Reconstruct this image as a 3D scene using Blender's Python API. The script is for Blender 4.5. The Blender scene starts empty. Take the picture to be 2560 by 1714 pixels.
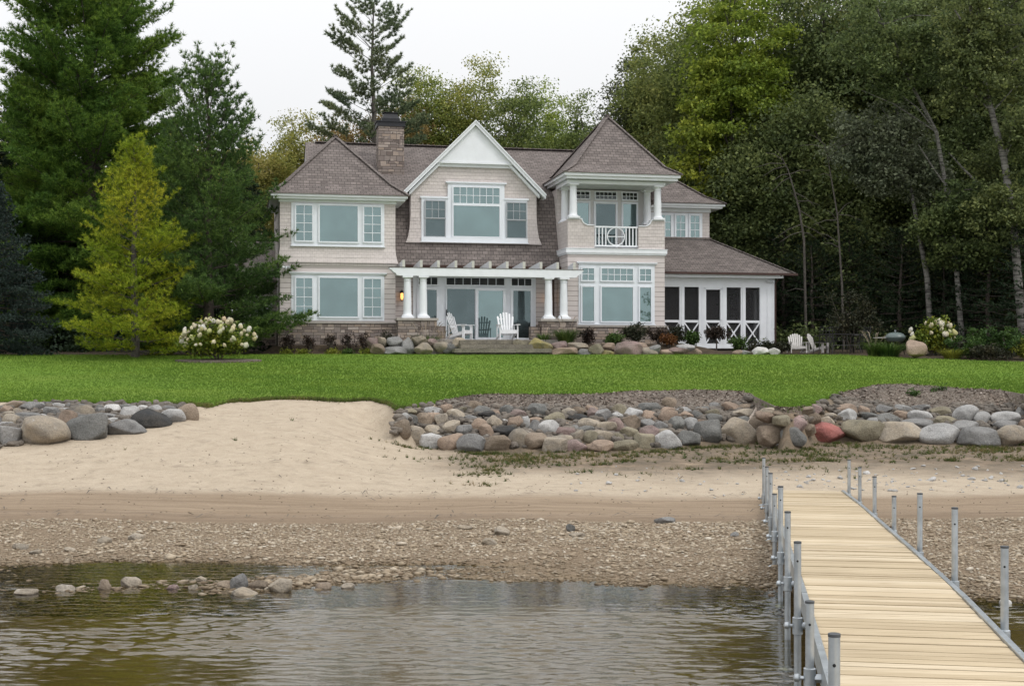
import bpy, math, random
import numpy as np
from mathutils import Vector, Matrix

# ------------------------------------------------------------------ camera, sky, sun, exposure
scene = bpy.context.scene
COL = scene.collection
FPX, EYE, HORIZON = 3300.0, 2.33, 905.0          # focal length in photo pixels, eye height above the lake, horizon row
cam = bpy.data.cameras.new("camera"); cam_ob = bpy.data.objects.new("camera", cam); COL.objects.link(cam_ob)
cam.sensor_width = 36.0; cam.lens = 36.0 * FPX / 2560.0
cam.shift_y = (HORIZON - 857.0) / 2560.0
cam.clip_start = 0.1; cam.clip_end = 3000
cam_ob.location = (0, 0, EYE); cam_ob.rotation_euler = (math.pi / 2, 0, 0)
scene.camera = cam_ob

SUN_EL, SUN_AZ = math.radians(52), math.radians(128)
world = bpy.data.worlds.new("World"); scene.world = world; world.use_nodes = True
wn = world.node_tree
sky = wn.nodes.new('ShaderNodeTexSky'); sky.sky_type = 'NISHITA'; sky.sun_disc = False
sky.sun_elevation = SUN_EL; sky.sun_rotation = SUN_AZ; sky.air_density = 1.0; sky.dust_density = 4.0; sky.ozone_density = 1.0
hs = wn.nodes.new('ShaderNodeHueSaturation'); hs.inputs['Saturation'].default_value = 0.10; hs.inputs['Value'].default_value = 1.0
ov = wn.nodes.new('ShaderNodeMix'); ov.data_type = 'RGBA'; ov.inputs[0].default_value = 0.72; ov.inputs[7].default_value = (11.2, 11.3, 11.5, 1)
# an overcast sky is brighter overhead than near the horizon
tc = wn.nodes.new('ShaderNodeTexCoord'); sz = wn.nodes.new('ShaderNodeSeparateXYZ'); mr0 = wn.nodes.new('ShaderNodeMapRange')
mr0.inputs[1].default_value = 0.16; mr0.inputs[2].default_value = 0.75; mr0.inputs[3].default_value = 1.0; mr0.inputs[4].default_value = 1.75
gm = wn.nodes.new('ShaderNodeVectorMath'); gm.operation = 'SCALE'
wn.links.new(tc.outputs['Generated'], sz.inputs[0]); wn.links.new(sz.outputs[2], mr0.inputs[0]); wn.links.new(ov.outputs[2], gm.inputs[0]); wn.links.new(mr0.outputs[0], gm.inputs['Scale'])
bg = wn.nodes['Background']; bg.inputs['Strength'].default_value = 0.10
wn.links.new(sky.outputs[0], hs.inputs['Color']); wn.links.new(hs.outputs[0], ov.inputs[6]); wn.links.new(gm.outputs[0], bg.inputs['Color'])
sun = bpy.data.lights.new("sun", 'SUN'); sun.energy = 0.95; sun.angle = math.radians(14); sun.color = (1.0, 0.96, 0.90)
sun_ob = bpy.data.objects.new("sun", sun); COL.objects.link(sun_ob)
sd = Vector((math.sin(SUN_AZ) * math.cos(SUN_EL), math.cos(SUN_AZ) * math.cos(SUN_EL), math.sin(SUN_EL)))
sun_ob.rotation_euler = sd.to_track_quat('Z', 'Y').to_euler(); sun_ob.location = sd * 100
scene.view_settings.view_transform = 'Standard'; scene.view_settings.look = 'None'
scene.view_settings.exposure = -0.04; scene.view_settings.gamma = 1.0
scene.cycles.use_denoising = True
scene.cycles.max_bounces = 8; scene.cycles.transparent_max_bounces = 12; scene.cycles.diffuse_bounces = 3

R = random.Random(7)
NR = np.random.default_rng(7)

# ------------------------------------------------------------------ helpers
def tag(o, label=None, cat=None, group=None, kind=None):
    if label: o['label'] = label
    if cat: o['category'] = cat
    if group: o['group'] = group
    if kind: o['kind'] = kind
    return o

def thing(name, loc=(0, 0, 0), rz=0.0, label=None, cat=None, group=None):
    o = bpy.data.objects.new(name, None); COL.objects.link(o)
    o.location = loc; o.rotation_euler = (0, 0, rz); o.empty_display_size = 0.2
    return tag(o, label, cat, group)

def auto_uv(me):
    n = len(me.loops)
    if not n: return
    nv = len(me.vertices)
    co = np.empty(nv * 3, np.float32); me.vertices.foreach_get('co', co); co = co.reshape(-1, 3)
    li = np.empty(n, np.int32); me.loops.foreach_get('vertex_index', li)
    npoly = len(me.polygons)
    nor = np.empty(npoly * 3, np.float32); me.polygons.foreach_get('normal', nor); nor = nor.reshape(-1, 3)
    tot = np.empty(npoly, np.int32); me.polygons.foreach_get('loop_total', tot)
    pn = np.repeat(nor, tot, axis=0)
    t = np.stack([-pn[:, 1], pn[:, 0], np.zeros(n)], 1)
    l = np.linalg.norm(t, axis=1); flat = l < 0.05
    t[flat] = (1, 0, 0); l[flat] = 1; t /= l[:, None]
    t[t[:, 0] < -0.3] *= -1
    b = np.cross(pn, t); s = np.sign(b[:, 2]); s[s == 0] = 1; s[flat] = np.sign(b[flat, 1] + 1e-9); b *= s[:, None]
    p = co[li]
    uv = np.stack([(p * t).sum(1), (p * b).sum(1)], 1).astype(np.float32)
    lay = me.uv_layers.new(name='uv'); lay.data.foreach_set('uv', uv.ravel())

def mesh_ob(name, me, m, parent=None):
    if m is not None: me.materials.append(m)
    o = bpy.data.objects.new(name, me); COL.objects.link(o)
    if parent is not None: o.parent = parent
    return o

def np_mesh(name, v, f, m=None, smooth=False, uv=False):
    me = bpy.data.meshes.new(name)
    v = np.ascontiguousarray(v, np.float32); f = np.ascontiguousarray(f, np.int32)
    k = f.shape[1]
    me.vertices.add(len(v)); me.vertices.foreach_set('co', v.ravel())
    me.loops.add(f.size); me.loops.foreach_set('vertex_index', f.ravel())
    me.polygons.add(len(f)); me.polygons.foreach_set('loop_start', np.arange(0, f.size, k, dtype=np.int32))
    if smooth: me.polygons.foreach_set('use_smooth', np.ones(len(f), bool))
    me.update(calc_edges=True); me.validate()
    if uv: auto_uv(me)
    if m is not None: me.materials.append(m)
    return me

def np_ob(name, v, f, m=None, parent=None, smooth=False):
    return mesh_ob(name, np_mesh(name, v, f, m, smooth), None, parent)

class MB:
    def __init__(s): s.v = []; s.f = []
    def add(s, vs, fs):
        k = len(s.v); s.v += [tuple(p) for p in vs]; s.f += [tuple(i + k for i in f) for f in fs]; return s
    def box(s, x0, x1, y0, y1, z0, z1):
        return s.add([(x0, y0, z0), (x1, y0, z0), (x1, y1, z0), (x0, y1, z0), (x0, y0, z1), (x1, y0, z1), (x1, y1, z1), (x0, y1, z1)],
                     [(0, 3, 2, 1), (4, 5, 6, 7), (0, 1, 5, 4), (1, 2, 6, 5), (2, 3, 7, 6), (3, 0, 4, 7)])
    def poly(s, *p): return s.add(p, [tuple(range(len(p)))])
    def prism(s, prof, axis, a, b):
        """polygon prof in the plane across axis, extruded from a to b"""
        n = len(prof)
        def P(q, t): return (t, q[0], q[1]) if axis == 'x' else ((q[0], t, q[1]) if axis == 'y' else (q[0], q[1], t))
        vs = [P(q, a) for q in prof] + [P(q, b) for q in prof]
        return s.add(vs, [tuple(range(n - 1, -1, -1)), tuple(range(n, 2 * n))] + [(i, (i + 1) % n, n + (i + 1) % n, n + i) for i in range(n)])
    def beam(s, p, q, w, h, up=(0, 0, 1)):
        p = Vector(p); q = Vector(q); d = (q - p).normalized(); up = Vector(up)
        sx = d.cross(up)
        if sx.length < 1e-4: sx = d.cross(Vector((1, 0, 0)))
        sx.normalize(); u = sx.cross(d).normalized()
        vs = []
        for c in (p, q):
            for a, b in ((-1, -1), (1, -1), (1, 1), (-1, 1)): vs.append(c + sx * a * w / 2 + u * b * h / 2)
        return s.add(vs, [(0, 1, 2, 3), (7, 6, 5, 4), (0, 4, 5, 1), (1, 5, 6, 2), (2, 6, 7, 3), (3, 7, 4, 0)])
    def tube(s, pts, rad, n=7, cap=True):
        pts = [Vector(p) for p in pts]; k = len(s.v); m = len(pts)
        if not hasattr(rad, '__len__'): rad = [rad] * m
        prev = None
        for i, p in enumerate(pts):
            d = (pts[min(i + 1, m - 1)] - pts[max(i - 1, 0)]).normalized()
            a = prev if prev is not None else (Vector((1, 0, 0)) if abs(d.x) < .8 else Vector((0, 1, 0)))
            a = (a - d * a.dot(d)).normalized(); prev = a; b = d.cross(a)
            for j in range(n):
                t = 2 * math.pi * j / n; s.v.append(tuple(p + (a * math.cos(t) + b * math.sin(t)) * rad[i]))
        for i in range(m - 1):
            for j in range(n):
                s.f.append((k + i * n + j, k + i * n + (j + 1) % n, k + (i + 1) * n + (j + 1) % n, k + (i + 1) * n + j))
        if cap:
            s.f.append(tuple(k + j for j in range(n - 1, -1, -1))); s.f.append(tuple(k + (m - 1) * n + j for j in range(n)))
        return s
    def lathe(s, prof, c=(0, 0, 0), n=20):
        k = len(s.v); m = len(prof)
        for r, z in prof:
            for j in range(n):
                t = 2 * math.pi * j / n; s.v.append((c[0] + r * math.cos(t), c[1] + r * math.sin(t), c[2] + z))
        for i in range(m - 1):
            for j in range(n):
                s.f.append((k + i * n + j, k + i * n + (j + 1) % n, k + (i + 1) * n + (j + 1) % n, k + (i + 1) * n + j))
        s.f.append(tuple(k + j for j in range(n - 1, -1, -1))); s.f.append(tuple(k + (m - 1) * n + j for j in range(n)))
        return s
    def build(s, name, m, parent=None, smooth=False, off=(0, 0, 0), bevel=0.0):
        me = bpy.data.meshes.new(name)
        me.from_pydata([(a - off[0], b - off[1], c - off[2]) for a, b, c in s.v], [], s.f); me.update()
        if smooth:
            for p in me.polygons: p.use_smooth = True
        auto_uv(me)
        o = mesh_ob(name, me, m, parent)
        if bevel:
            b = o.modifiers.new('bevel', 'BEVEL'); b.width = bevel; b.segments = 2; b.limit_method = 'ANGLE'
        if smooth:
            me.set_sharp_from_angle(angle=math.radians(45))
        return o

def copy_tree(o, parent=None):
    c = o.copy(); COL.objects.link(c)
    if parent is not None: c.parent = parent
    for ch in list(o.children): copy_tree(ch, c)
    return c

# ------------------------------------------------------------------ materials
def new_mat(name):
    m = bpy.data.materials.new(name); m.use_nodes = True
    nt = m.node_tree; b = nt.nodes['Principled BSDF']
    return m, nt, b
def nd(nt, t, **k):
    n = nt.nodes.new(t)
    for a, v in k.items(): setattr(n, a, v)
    return n
def lk(nt, a, b): nt.links.new(a, b)
def coords(nt, which='Object', scale=None, loc=None):
    t = nd(nt, 'ShaderNodeTexCoord'); o = t.outputs[which]
    if scale is not None or loc is not None:
        mp = nd(nt, 'ShaderNodeMapping')
        if scale is not None: mp.inputs['Scale'].default_value = scale
        lk(nt, o, mp.inputs['Vector']); o = mp.outputs[0]
    return o
def noise(nt, vec, scale, detail=4, rough=.55, dist=0):
    n = nd(nt, 'ShaderNodeTexNoise'); n.inputs['Scale'].default_value = scale; n.inputs['Detail'].default_value = detail
    n.inputs['Roughness'].default_value = rough; n.inputs['Distortion'].default_value = dist
    lk(nt, vec, n.inputs['Vector']); return n.outputs['Fac']
def ramp(nt, fac, stops):
    r = nd(nt, 'ShaderNodeValToRGB'); e = r.color_ramp.elements
    while len(e) < len(stops): e.new(0.5)
    for i, (p, c) in enumerate(stops): e[i].position = p; e[i].color = (*c, 1) if len(c) == 3 else c
    lk(nt, fac, r.inputs[0]); return r.outputs[0]
def mix(nt, fac, a, b, mode='MIX'):
    n = nd(nt, 'ShaderNodeMix', data_type='RGBA', blend_type=mode)
    for sock, val in ((n.inputs[0], fac), (n.inputs[6], a), (n.inputs[7], b)):
        if isinstance(val, (int, float)): sock.default_value = val
        elif isinstance(val, tuple): sock.default_value = (*val, 1) if len(val) == 3 else val
        else: lk(nt, val, sock)
    return n.outputs[2]
def mth(nt, op, a, b=None, c=None):
    n = nd(nt, 'ShaderNodeMath', operation=op)
    for i, v in enumerate((a, b, c)):
        if v is None: continue
        if isinstance(v, (int, float)): n.inputs[i].default_value = v
        else: lk(nt, v, n.inputs[i])
    return n.outputs[0]
def bump(nt, b, h, strength=.4, dist=.02):
    n = nd(nt, 'ShaderNodeBump'); n.inputs['Strength'].default_value = strength; n.inputs['Distance'].default_value = dist
    lk(nt, h, n.inputs['Height']); lk(nt, n.outputs[0], b.inputs['Normal'])
def grey(f): return (f, f, f)

def plain(name, col, rough=.6, var=.12, scale=6, metal=0.0, bmp=0.0, spec=None):
    m, nt, b = new_mat(name)
    v = coords(nt); f = noise(nt, v, scale, 5)
    lo = tuple(c * (1 - var) for c in col); hi = tuple(min(1, c * (1 + var)) for c in col)
    lk(nt, ramp(nt, f, [(.3, lo), (.7, hi)]), b.inputs['Base Color'])
    b.inputs['Roughness'].default_value = rough; b.inputs['Metallic'].default_value = metal
    if spec is not None: b.inputs['Specular IOR Level'].default_value = spec
    if bmp: bump(nt, b, noise(nt, v, scale * 4, 4), bmp, .01)
    return m

def brick(nt, uv, w, h, c1, c2, mort, msize=.006, offset=.5, freq=2, squash=1.0, bias=0.0):
    t = nd(nt, 'ShaderNodeTexBrick'); t.offset = offset; t.offset_frequency = freq; t.squash = squash
    t.inputs['Scale'].default_value = 1.0; t.inputs['Brick Width'].default_value = w; t.inputs['Row Height'].default_value = h
    t.inputs['Mortar Size'].default_value = msize; t.inputs['Mortar Smooth'].default_value = .2; t.inputs['Bias'].default_value = bias
    t.inputs['Color1'].default_value = (*c1, 1); t.inputs['Color2'].default_value = (*c2, 1); t.inputs['Mortar'].default_value = (*mort, 1)
    lk(nt, uv, t.inputs['Vector']); return t

def shingle_mat(name, c1, c2, gap, w, h, rough=.85, msize=.008, weather=.15, vary=(.72, 1.22)):
    m, nt, b = new_mat(name); uv = coords(nt, 'UV')
    wob = nd(nt, 'ShaderNodeVectorMath', operation='ADD')
    nz = nd(nt, 'ShaderNodeTexNoise'); nz.inputs['Scale'].default_value = 9.0; lk(nt, uv, nz.inputs['Vector'])
    sc = nd(nt, 'ShaderNodeVectorMath', operation='SCALE'); sc.inputs['Scale'].default_value = .018; lk(nt, nz.outputs['Color'], sc.inputs[0])
    lk(nt, uv, wob.inputs[0]); lk(nt, sc.outputs[0], wob.inputs[1])
    t = brick(nt, wob.outputs[0], w, h, c1, c2, gap, msize)
    t2 = brick(nt, wob.outputs[0], w * 1.7, h, grey(vary[0]), grey(vary[1]), (1, 1, 1), 0.0)
    c = mix(nt, 1.0, t.outputs['Color'], t2.outputs['Color'], 'MULTIPLY')
    n = noise(nt, coords(nt), .55, 5); st = ramp(nt, n, [(.3, grey(1 - weather)), (.7, grey(1 + weather * .5))])
    c = mix(nt, 1.0, c, st, 'MULTIPLY'); lk(nt, c, b.inputs['Base Color'])
    b.inputs['Roughness'].default_value = rough; b.inputs['Specular IOR Level'].default_value = .25
    # each course is thickest at its butt edge
    sx = nd(nt, 'ShaderNodeSeparateXYZ'); lk(nt, wob.outputs[0], sx.inputs[0])
    saw = mth(nt, 'SUBTRACT', 1.0, mth(nt, 'FRACT', mth(nt, 'DIVIDE', sx.outputs[1], h)))
    hgt = mth(nt, 'SUBTRACT', mth(nt, 'MULTIPLY', saw, .8), t.outputs['Fac'])
    bump(nt, b, hgt, .55, .02)
    return m

def clap_mat(name, col, h=.19):
    m, nt, b = new_mat(name); uv = coords(nt, 'UV')
    sx = nd(nt, 'ShaderNodeSeparateXYZ'); lk(nt, uv, sx.inputs[0])
    fr = mth(nt, 'FRACT', mth(nt, 'DIVIDE', sx.outputs[1], h))
    gap = ramp(nt, fr, [(0.0, (.42, .40, .38)), (.07, (.42, .40, .38)), (.12, (1, 1, 1)), (1, (1, 1, 1))])  # shade line under each board lap, put into the colour
    n = noise(nt, coords(nt, 'UV', (1.2, 14, 1)), 2.0, 4)
    c = mix(nt, 1.0, mix(nt, n, tuple(x * .92 for x in col), tuple(x * 1.06 for x in col)), gap, 'MULTIPLY')
    lk(nt, c, b.inputs['Base Color']); b.inputs['Roughness'].default_value = .75; b.inputs['Specular IOR Level'].default_value = .3
    bump(nt, b, mth(nt, 'SUBTRACT', 1.0, fr), .5, .025)
    return m

def stone_mat(name, cols, mort, w=.42, h=.11):
    m, nt, b = new_mat(name); uv = coords(nt, 'UV')
    nz = nd(nt, 'ShaderNodeTexNoise'); nz.inputs['Scale'].default_value = 2.5; lk(nt, uv, nz.inputs['Vector'])
    sc = nd(nt, 'ShaderNodeVectorMath', operation='SCALE'); sc.inputs['Scale'].default_value = .05; lk(nt, nz.outputs['Color'], sc.inputs[0])
    wob = nd(nt, 'ShaderNodeVectorMath', operation='ADD'); lk(nt, uv, wob.inputs[0]); lk(nt, sc.outputs[0], wob.inputs[1])
    t = brick(nt, wob.outputs[0], w, h, (0, 0, 0), (1, 1, 1), (.5, .5, .5), .008, .37, 3, .6)
    t2 = brick(nt, wob.outputs[0], w * .6, h * 2, (0, 0, 0), (1, 1, 1), (.5, .5, .5), .008, .6, 2)
    pick = nd(nt, 'ShaderNodeTexVoronoi'); pick.inputs['Scale'].default_value = 1.3; lk(nt, uv, pick.inputs['Vector'])
    sel = mth(nt, 'GREATER_THAN', noise(nt, uv, 1.6, 1), .56)
    val = mix(nt, sel, t.outputs['Color'], t2.outputs['Color']); fac = mth(nt, 'ADD', mth(nt, 'MULTIPLY', t.outputs['Fac'], mth(nt, 'SUBTRACT', 1.0, sel)), mth(nt, 'MULTIPLY', t2.outputs['Fac'], sel))
    k = len(cols)
    c = ramp(nt, mth(nt, 'ADD', mth(nt, 'MULTIPLY', val, .8), mth(nt, 'MULTIPLY', noise(nt, uv, 14, 4), .25)), [(i / (k - 1), cc) for i, cc in enumerate(cols)])
    c = mix(nt, fac, c, mort); lk(nt, c, b.inputs['Base Color']); b.inputs['Roughness'].default_value = .9
    h2 = mth(nt, 'SUBTRACT', mth(nt, 'ADD', mth(nt, 'MULTIPLY', val, .5), mth(nt, 'MULTIPLY', noise(nt, uv, 20, 4), .4)), mth(nt, 'MULTIPLY', fac, 1.2))
    bump(nt, b, h2, .8, .03)
    return m

def leaf_mat(name, cols, transl=.3, scale=.45, rough=.6, hue=.02, spec=.25):
    m, nt, b = new_mat(name); out = nt.nodes['Material Output']
    oi = nd(nt, 'ShaderNodeObjectInfo'); g = nd(nt, 'ShaderNodeNewGeometry')
    vec = nd(nt, 'ShaderNodeVectorMath', operation='ADD'); lk(nt, coords(nt), vec.inputs[0])
    cx = nd(nt, 'ShaderNodeCombineXYZ'); r9 = mth(nt, 'MULTIPLY', oi.outputs['Random'], 40.0); lk(nt, r9, cx.inputs[0]); lk(nt, cx.outputs[0], vec.inputs[1])
    f = noise(nt, vec.outputs[0], scale, 3, .6)
    f = mth(nt, 'ADD', mth(nt, 'MULTIPLY', f, .75), mth(nt, 'MULTIPLY', g.outputs['Random Per Island'], .25))
    k = len(cols); c = ramp(nt, f, [(.28 + .44 * i / max(1, k - 1), cc) for i, cc in enumerate(cols)])
    h = nd(nt, 'ShaderNodeHueSaturation'); lk(nt, c, h.inputs['Color'])
    lk(nt, mth(nt, 'ADD', .5 - hue / 2, mth(nt, 'MULTIPLY', oi.outputs['Random'], hue)), h.inputs['Hue'])
    lk(nt, mth(nt, 'ADD', .7, mth(nt, 'MULTIPLY', g.outputs['Random Per Island'], .6)), h.inputs['Value'])
    lk(nt, h.outputs[0], b.inputs['Base Color']); b.inputs['Roughness'].default_value = rough; b.inputs['Specular IOR Level'].default_value = spec
    tr = nd(nt, 'ShaderNodeBsdfTranslucent'); lk(nt, h.outputs[0], tr.inputs['Color'])
    ms = nd(nt, 'ShaderNodeMixShader'); ms.inputs[0].default_value = transl
    lk(nt, b.outputs[0], ms.inputs[1]); lk(nt, tr.outputs[0], ms.inputs[2]); lk(nt, ms.outputs[0], out.inputs['Surface'])
    return m

def rock_mat(name, base, alt, speck=.35, vein=(.6, .58, .55)):
    m, nt, b = new_mat(name); oi = nd(nt, 'ShaderNodeObjectInfo')
    vec = nd(nt, 'ShaderNodeVectorMath', operation='ADD'); lk(nt, coords(nt), vec.inputs[0])
    cx = nd(nt, 'ShaderNodeCombineXYZ'); lk(nt, mth(nt, 'MULTIPLY', oi.outputs['Random'], 60.0), cx.inputs[0]); lk(nt, cx.outputs[0], vec.inputs[1]); v = vec.outputs[0]
    a = ramp(nt, noise(nt, v, 2.6, 6, .62, .6), [(.36, base), (.66, alt)])
    sp = ramp(nt, noise(nt, v, 38, 3, .7), [(.3, grey(1 - speck)), (.7, grey(1 + speck * .6))])
    c = mix(nt, 1.0, a, sp, 'MULTIPLY')
    big = ramp(nt, noise(nt, v, 1.4, 4, .6), [(.3, grey(.72)), (.7, grey(1.15))]); c = mix(nt, 1.0, c, big, 'MULTIPLY')
    lf = ramp(nt, noise(nt, v, 5.5, 6, .7), [(.62, (0, 0, 0)), (.72, (1, 1, 1))]); c = mix(nt, mth(nt, 'MULTIPLY', lf, .4), c, vein)
    dk = ramp(nt, noise(nt, v, 4.0, 8, .72, 1.0), [(.33, (1, 1, 1)), (.42, (0, 0, 0))]); c = mix(nt, mth(nt, 'MULTIPLY', dk, .6), c, tuple(x * .3 for x in base))
    hv = nd(nt, 'ShaderNodeHueSaturation'); lk(nt, c, hv.inputs['Color']); lk(nt, mth(nt, 'ADD', .85, mth(nt, 'MULTIPLY', oi.outputs['Random'], .3)), hv.inputs['Value'])
    lk(nt, hv.outputs[0], b.inputs['Base Color']); b.inputs['Roughness'].default_value = .85; b.inputs['Specular IOR Level'].default_value = .3
    hh = mth(nt, 'ADD', noise(nt, v, 7, 7, .65), mth(nt, 'MULTIPLY', noise(nt, v, 40, 4), .25)); bump(nt, b, hh, .9, .05)
    return m
M_white = plain('white_paint', (.72, .74, .77), .5, .04, 3)
M_trim = plain('window_white', (.70, .73, .77), .45, .03, 3)
M_shingle = shingle_mat('wall_shingles', (.58, .528, .505), (.55, .50, .48), (.44, .395, .375), .16, .135, .8, .006, .05, (.93, 1.05))
M_clap = clap_mat('clapboard', (.54, .49, .472))
M_roof = shingle_mat('roof_shingles', (.195, .167, .155), (.140, .120, .112), (.065, .055, .052), .22, .15, .9, .010, .12, (.86, 1.12))
M_stone = stone_mat('ledge_stone', [(.075, .064, .058), (.17, .135, .118), (.235, .20, .18), (.30, .235, .185), (.40, .355, .325)], (.05, .042, .036))
M_cap = plain('cut_stone', (.36, .33, .30), .85, .15, 9, bmp=.3)
M_copper = plain('brown_copper', (.06, .032, .026), .45, .2, 5, .4)
M_black = plain('black_metal', (.012, .013, .016), .5, .2, 6, .2)
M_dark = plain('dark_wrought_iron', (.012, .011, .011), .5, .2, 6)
M_galv = plain('galvanised_steel', (.42, .45, .47), .38, .18, 9, .75, bmp=.05)
M_galv_dk = plain('pipe_cap', (.07, .075, .08), .5, .2, 9, .3)
M_hole = plain('bolt_hole', (.01, .01, .01), .8)
M_chairwhite = plain('chair_white', (.70, .71, .73), .5, .05, 4)
M_chairgrey = plain('chair_pale_grey', (.50, .48, .46), .6, .08, 4)
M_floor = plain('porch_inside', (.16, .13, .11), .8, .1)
M_bark = plain('bark', (.075, .06, .05), .95, .35, 9, bmp=.6)
M_barkgrey = plain('grey_bark', (.085, .075, .065), .95, .35, 8, bmp=.6)
M_twig = plain('twig', (.09, .075, .06), .9, .25, 9)
M_drift = plain('driftwood', (.36, .30, .25), .9, .35, 12, bmp=.5)
M_mulchcol = None

def glass_mat(name, dark, refl=.36, tint=(.80, .90, .90)):
    m, nt, b = new_mat(name); out = nt.nodes['Material Output']
    n = ramp(nt, noise(nt, coords(nt), .8, 4, .6), [(.4, grey(0)), (.65, grey(1))])  # mottled base colour stands in for uneven reflections in the panes
    lk(nt, mix(nt, n, dark, tuple(x * 3.2 for x in dark)), b.inputs['Base Color']); b.inputs['Roughness'].default_value = .3; b.inputs['Specular IOR Level'].default_value = .0
    g = nd(nt, 'ShaderNodeBsdfGlossy'); g.inputs['Roughness'].default_value = .015; g.inputs['Color'].default_value = (*tint, 1)
    bp = nd(nt, 'ShaderNodeBump'); bp.inputs['Strength'].default_value = .03; bp.inputs['Distance'].default_value = .02
    lk(nt, noise(nt, coords(nt), 1.6, 1), bp.inputs['Height']); lk(nt, bp.outputs[0], g.inputs['Normal'])
    ms = nd(nt, 'ShaderNodeMixShader'); ms.inputs[0].default_value = refl
    lk(nt, b.outputs[0], ms.inputs[1]); lk(nt, g.outputs[0], ms.inputs[2]); lk(nt, ms.outputs[0], out.inputs['Surface']); return m
M_glass = glass_mat('window_glass', (.022, .034, .036), .34, (.62, .82, .82))
M_glassdk = glass_mat('screened_glass', (.02, .026, .028), .17, (.62, .80, .82))
M_glassblk = glass_mat('transom_glass', (.012, .011, .010), .07)
def screen_mat():
    m, nt, b = new_mat('insect_screen'); out = nt.nodes['Material Output']
    b.inputs['Base Color'].default_value = (.018, .018, .02, 1); b.inputs['Roughness'].default_value = .7
    t = nd(nt, 'ShaderNodeBsdfTransparent'); ms = nd(nt, 'ShaderNodeMixShader'); ms.inputs[0].default_value = .62
    lk(nt, t.outputs[0], ms.inputs[1]); lk(nt, b.outputs[0], ms.inputs[2]); lk(nt, ms.outputs[0], out.inputs['Surface']); return m
M_screen = screen_mat()
def lamp_mat():
    m, nt, b = new_mat('lit_lamp_glass'); b.inputs['Base Color'].default_value = (.9, .5, .15, 1)
    b.inputs['Emission Color'].default_value = (1, .48, .12, 1); b.inputs['Emission Strength'].default_value = 2.2; return m
M_lamp = lamp_mat()

L_pine = leaf_mat('pine_needles', [(.044, .092, .022), (.10, .185, .030), (.22, .30, .045)], .42, .5)
L_pinedk = leaf_mat('dark_pine_needles', [(.040, .086, .030), (.075, .148, .040), (.16, .25, .055)], .38, .5)
L_pinegrey = leaf_mat('grey_pine_needles', [(.10, .145, .085), (.17, .215, .115), (.26, .28, .15)], .45, .5)
L_yellow = leaf_mat('yellow_green_needles', [(.15, .235, .022), (.28, .35, .030), (.48, .45, .046)], .43, .6)
L_blue = leaf_mat('blue_spruce_needles', [(.020, .034, .030), (.038, .058, .050), (.07, .095, .082)], .1, .8)
L_spruce = leaf_mat('dark_spruce_needles', [(.012, .024, .013), (.022, .042, .018), (.04, .065, .026)], .1, .6)
L_autumn = leaf_mat('autumn_leaves', [(.16, .21, .055), (.27, .30, .075), (.40, .36, .11)], .45, .35, hue=.05)
L_rust = leaf_mat('rust_leaves', [(.18, .15, .055), (.28, .20, .075), (.30, .25, .09)], .4, .5)
L_lime = leaf_mat('lime_leaves', [(.16, .22, .055), (.26, .33, .07), (.38, .42, .10)], .4, .5)
L_maple = leaf_mat('maple_leaves', [(.12, .175, .03), (.21, .27, .038), (.32, .35, .05)], .42, .45)
L_wood = leaf_mat('woodland_leaves', [(.105, .142, .05), (.18, .222, .066), (.29, .30, .09)], .45, .35, hue=.03)
L_wooddk = leaf_mat('dark_woodland_leaves', [(.075, .106, .045), (.125, .165, .06), (.21, .24, .082)], .42, .35, hue=.02)
L_poplar = leaf_mat('grey_poplar_leaves', [(.09, .115, .07), (.145, .165, .10), (.20, .22, .14)], .25, .6)
L_shrubdk = leaf_mat('dark_shrub_leaves', [(.016, .022, .012), (.028, .032, .016), (.05, .045, .02)], .15, 1.5)
L_burg = leaf_mat('burgundy_leaves', [(.022, .016, .013), (.036, .024, .018), (.06, .038, .024)], .15, 1.5)
L_green = leaf_mat('green_leaves', [(.028, .062, .016), (.055, .10, .022), (.09, .14, .03)], .3, 1.2)
L_hyd = leaf_mat('hydrangea_leaves', [(.06, .11, .018), (.13, .18, .022), (.27, .26, .03)], .3, 1.4)
L_orange = leaf_mat('orange_leaves', [(.09, .035, .015), (.15, .06, .02), (.20, .10, .03)], .3, 1.4)
L_grass = leaf_mat('ornamental_grass_blades', [(.032, .07, .018), (.06, .11, .024), (.11, .15, .035)], .25, 1.5)
L_plume = leaf_mat('grass_plumes', [(.25, .20, .15), (.36, .29, .22)], .2, 2)
L_perennial = leaf_mat('yellow_green_leaves', [(.10, .14, .02), (.18, .21, .03), (.25, .26, .04)], .3, 2)
L_weed = leaf_mat('weed_blades', [(.05, .075, .02), (.10, .11, .03), (.20, .15, .06)], .25, .8)
L_turf = leaf_mat('lawn_grass', [(.085, .165, .02), (.125, .215, .026), (.19, .28, .04)], .3, .5, hue=0)
def bloom_mat():
    m, nt, b = new_mat('hydrangea_bloom'); oi = nd(nt, 'ShaderNodeObjectInfo')
    c = ramp(nt, oi.outputs['Random'], [(0, (.68, .62, .44)), (.35, (.62, .53, .33)), (.65, (.68, .66, .60)), (.85, (.52, .52, .20)), (1, (.60, .44, .32))])
    n = noise(nt, coords(nt), 28, 2); c = mix(nt, 1.0, c, ramp(nt, n, [(.35, grey(.62)), (.6, grey(1.08))]), 'MULTIPLY')
    lk(nt, c, b.inputs['Base Color']); b.inputs['Roughness'].default_value = .8; bump(nt, b, n, .8, .03); return m
M_bloom = bloom_mat()

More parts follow.
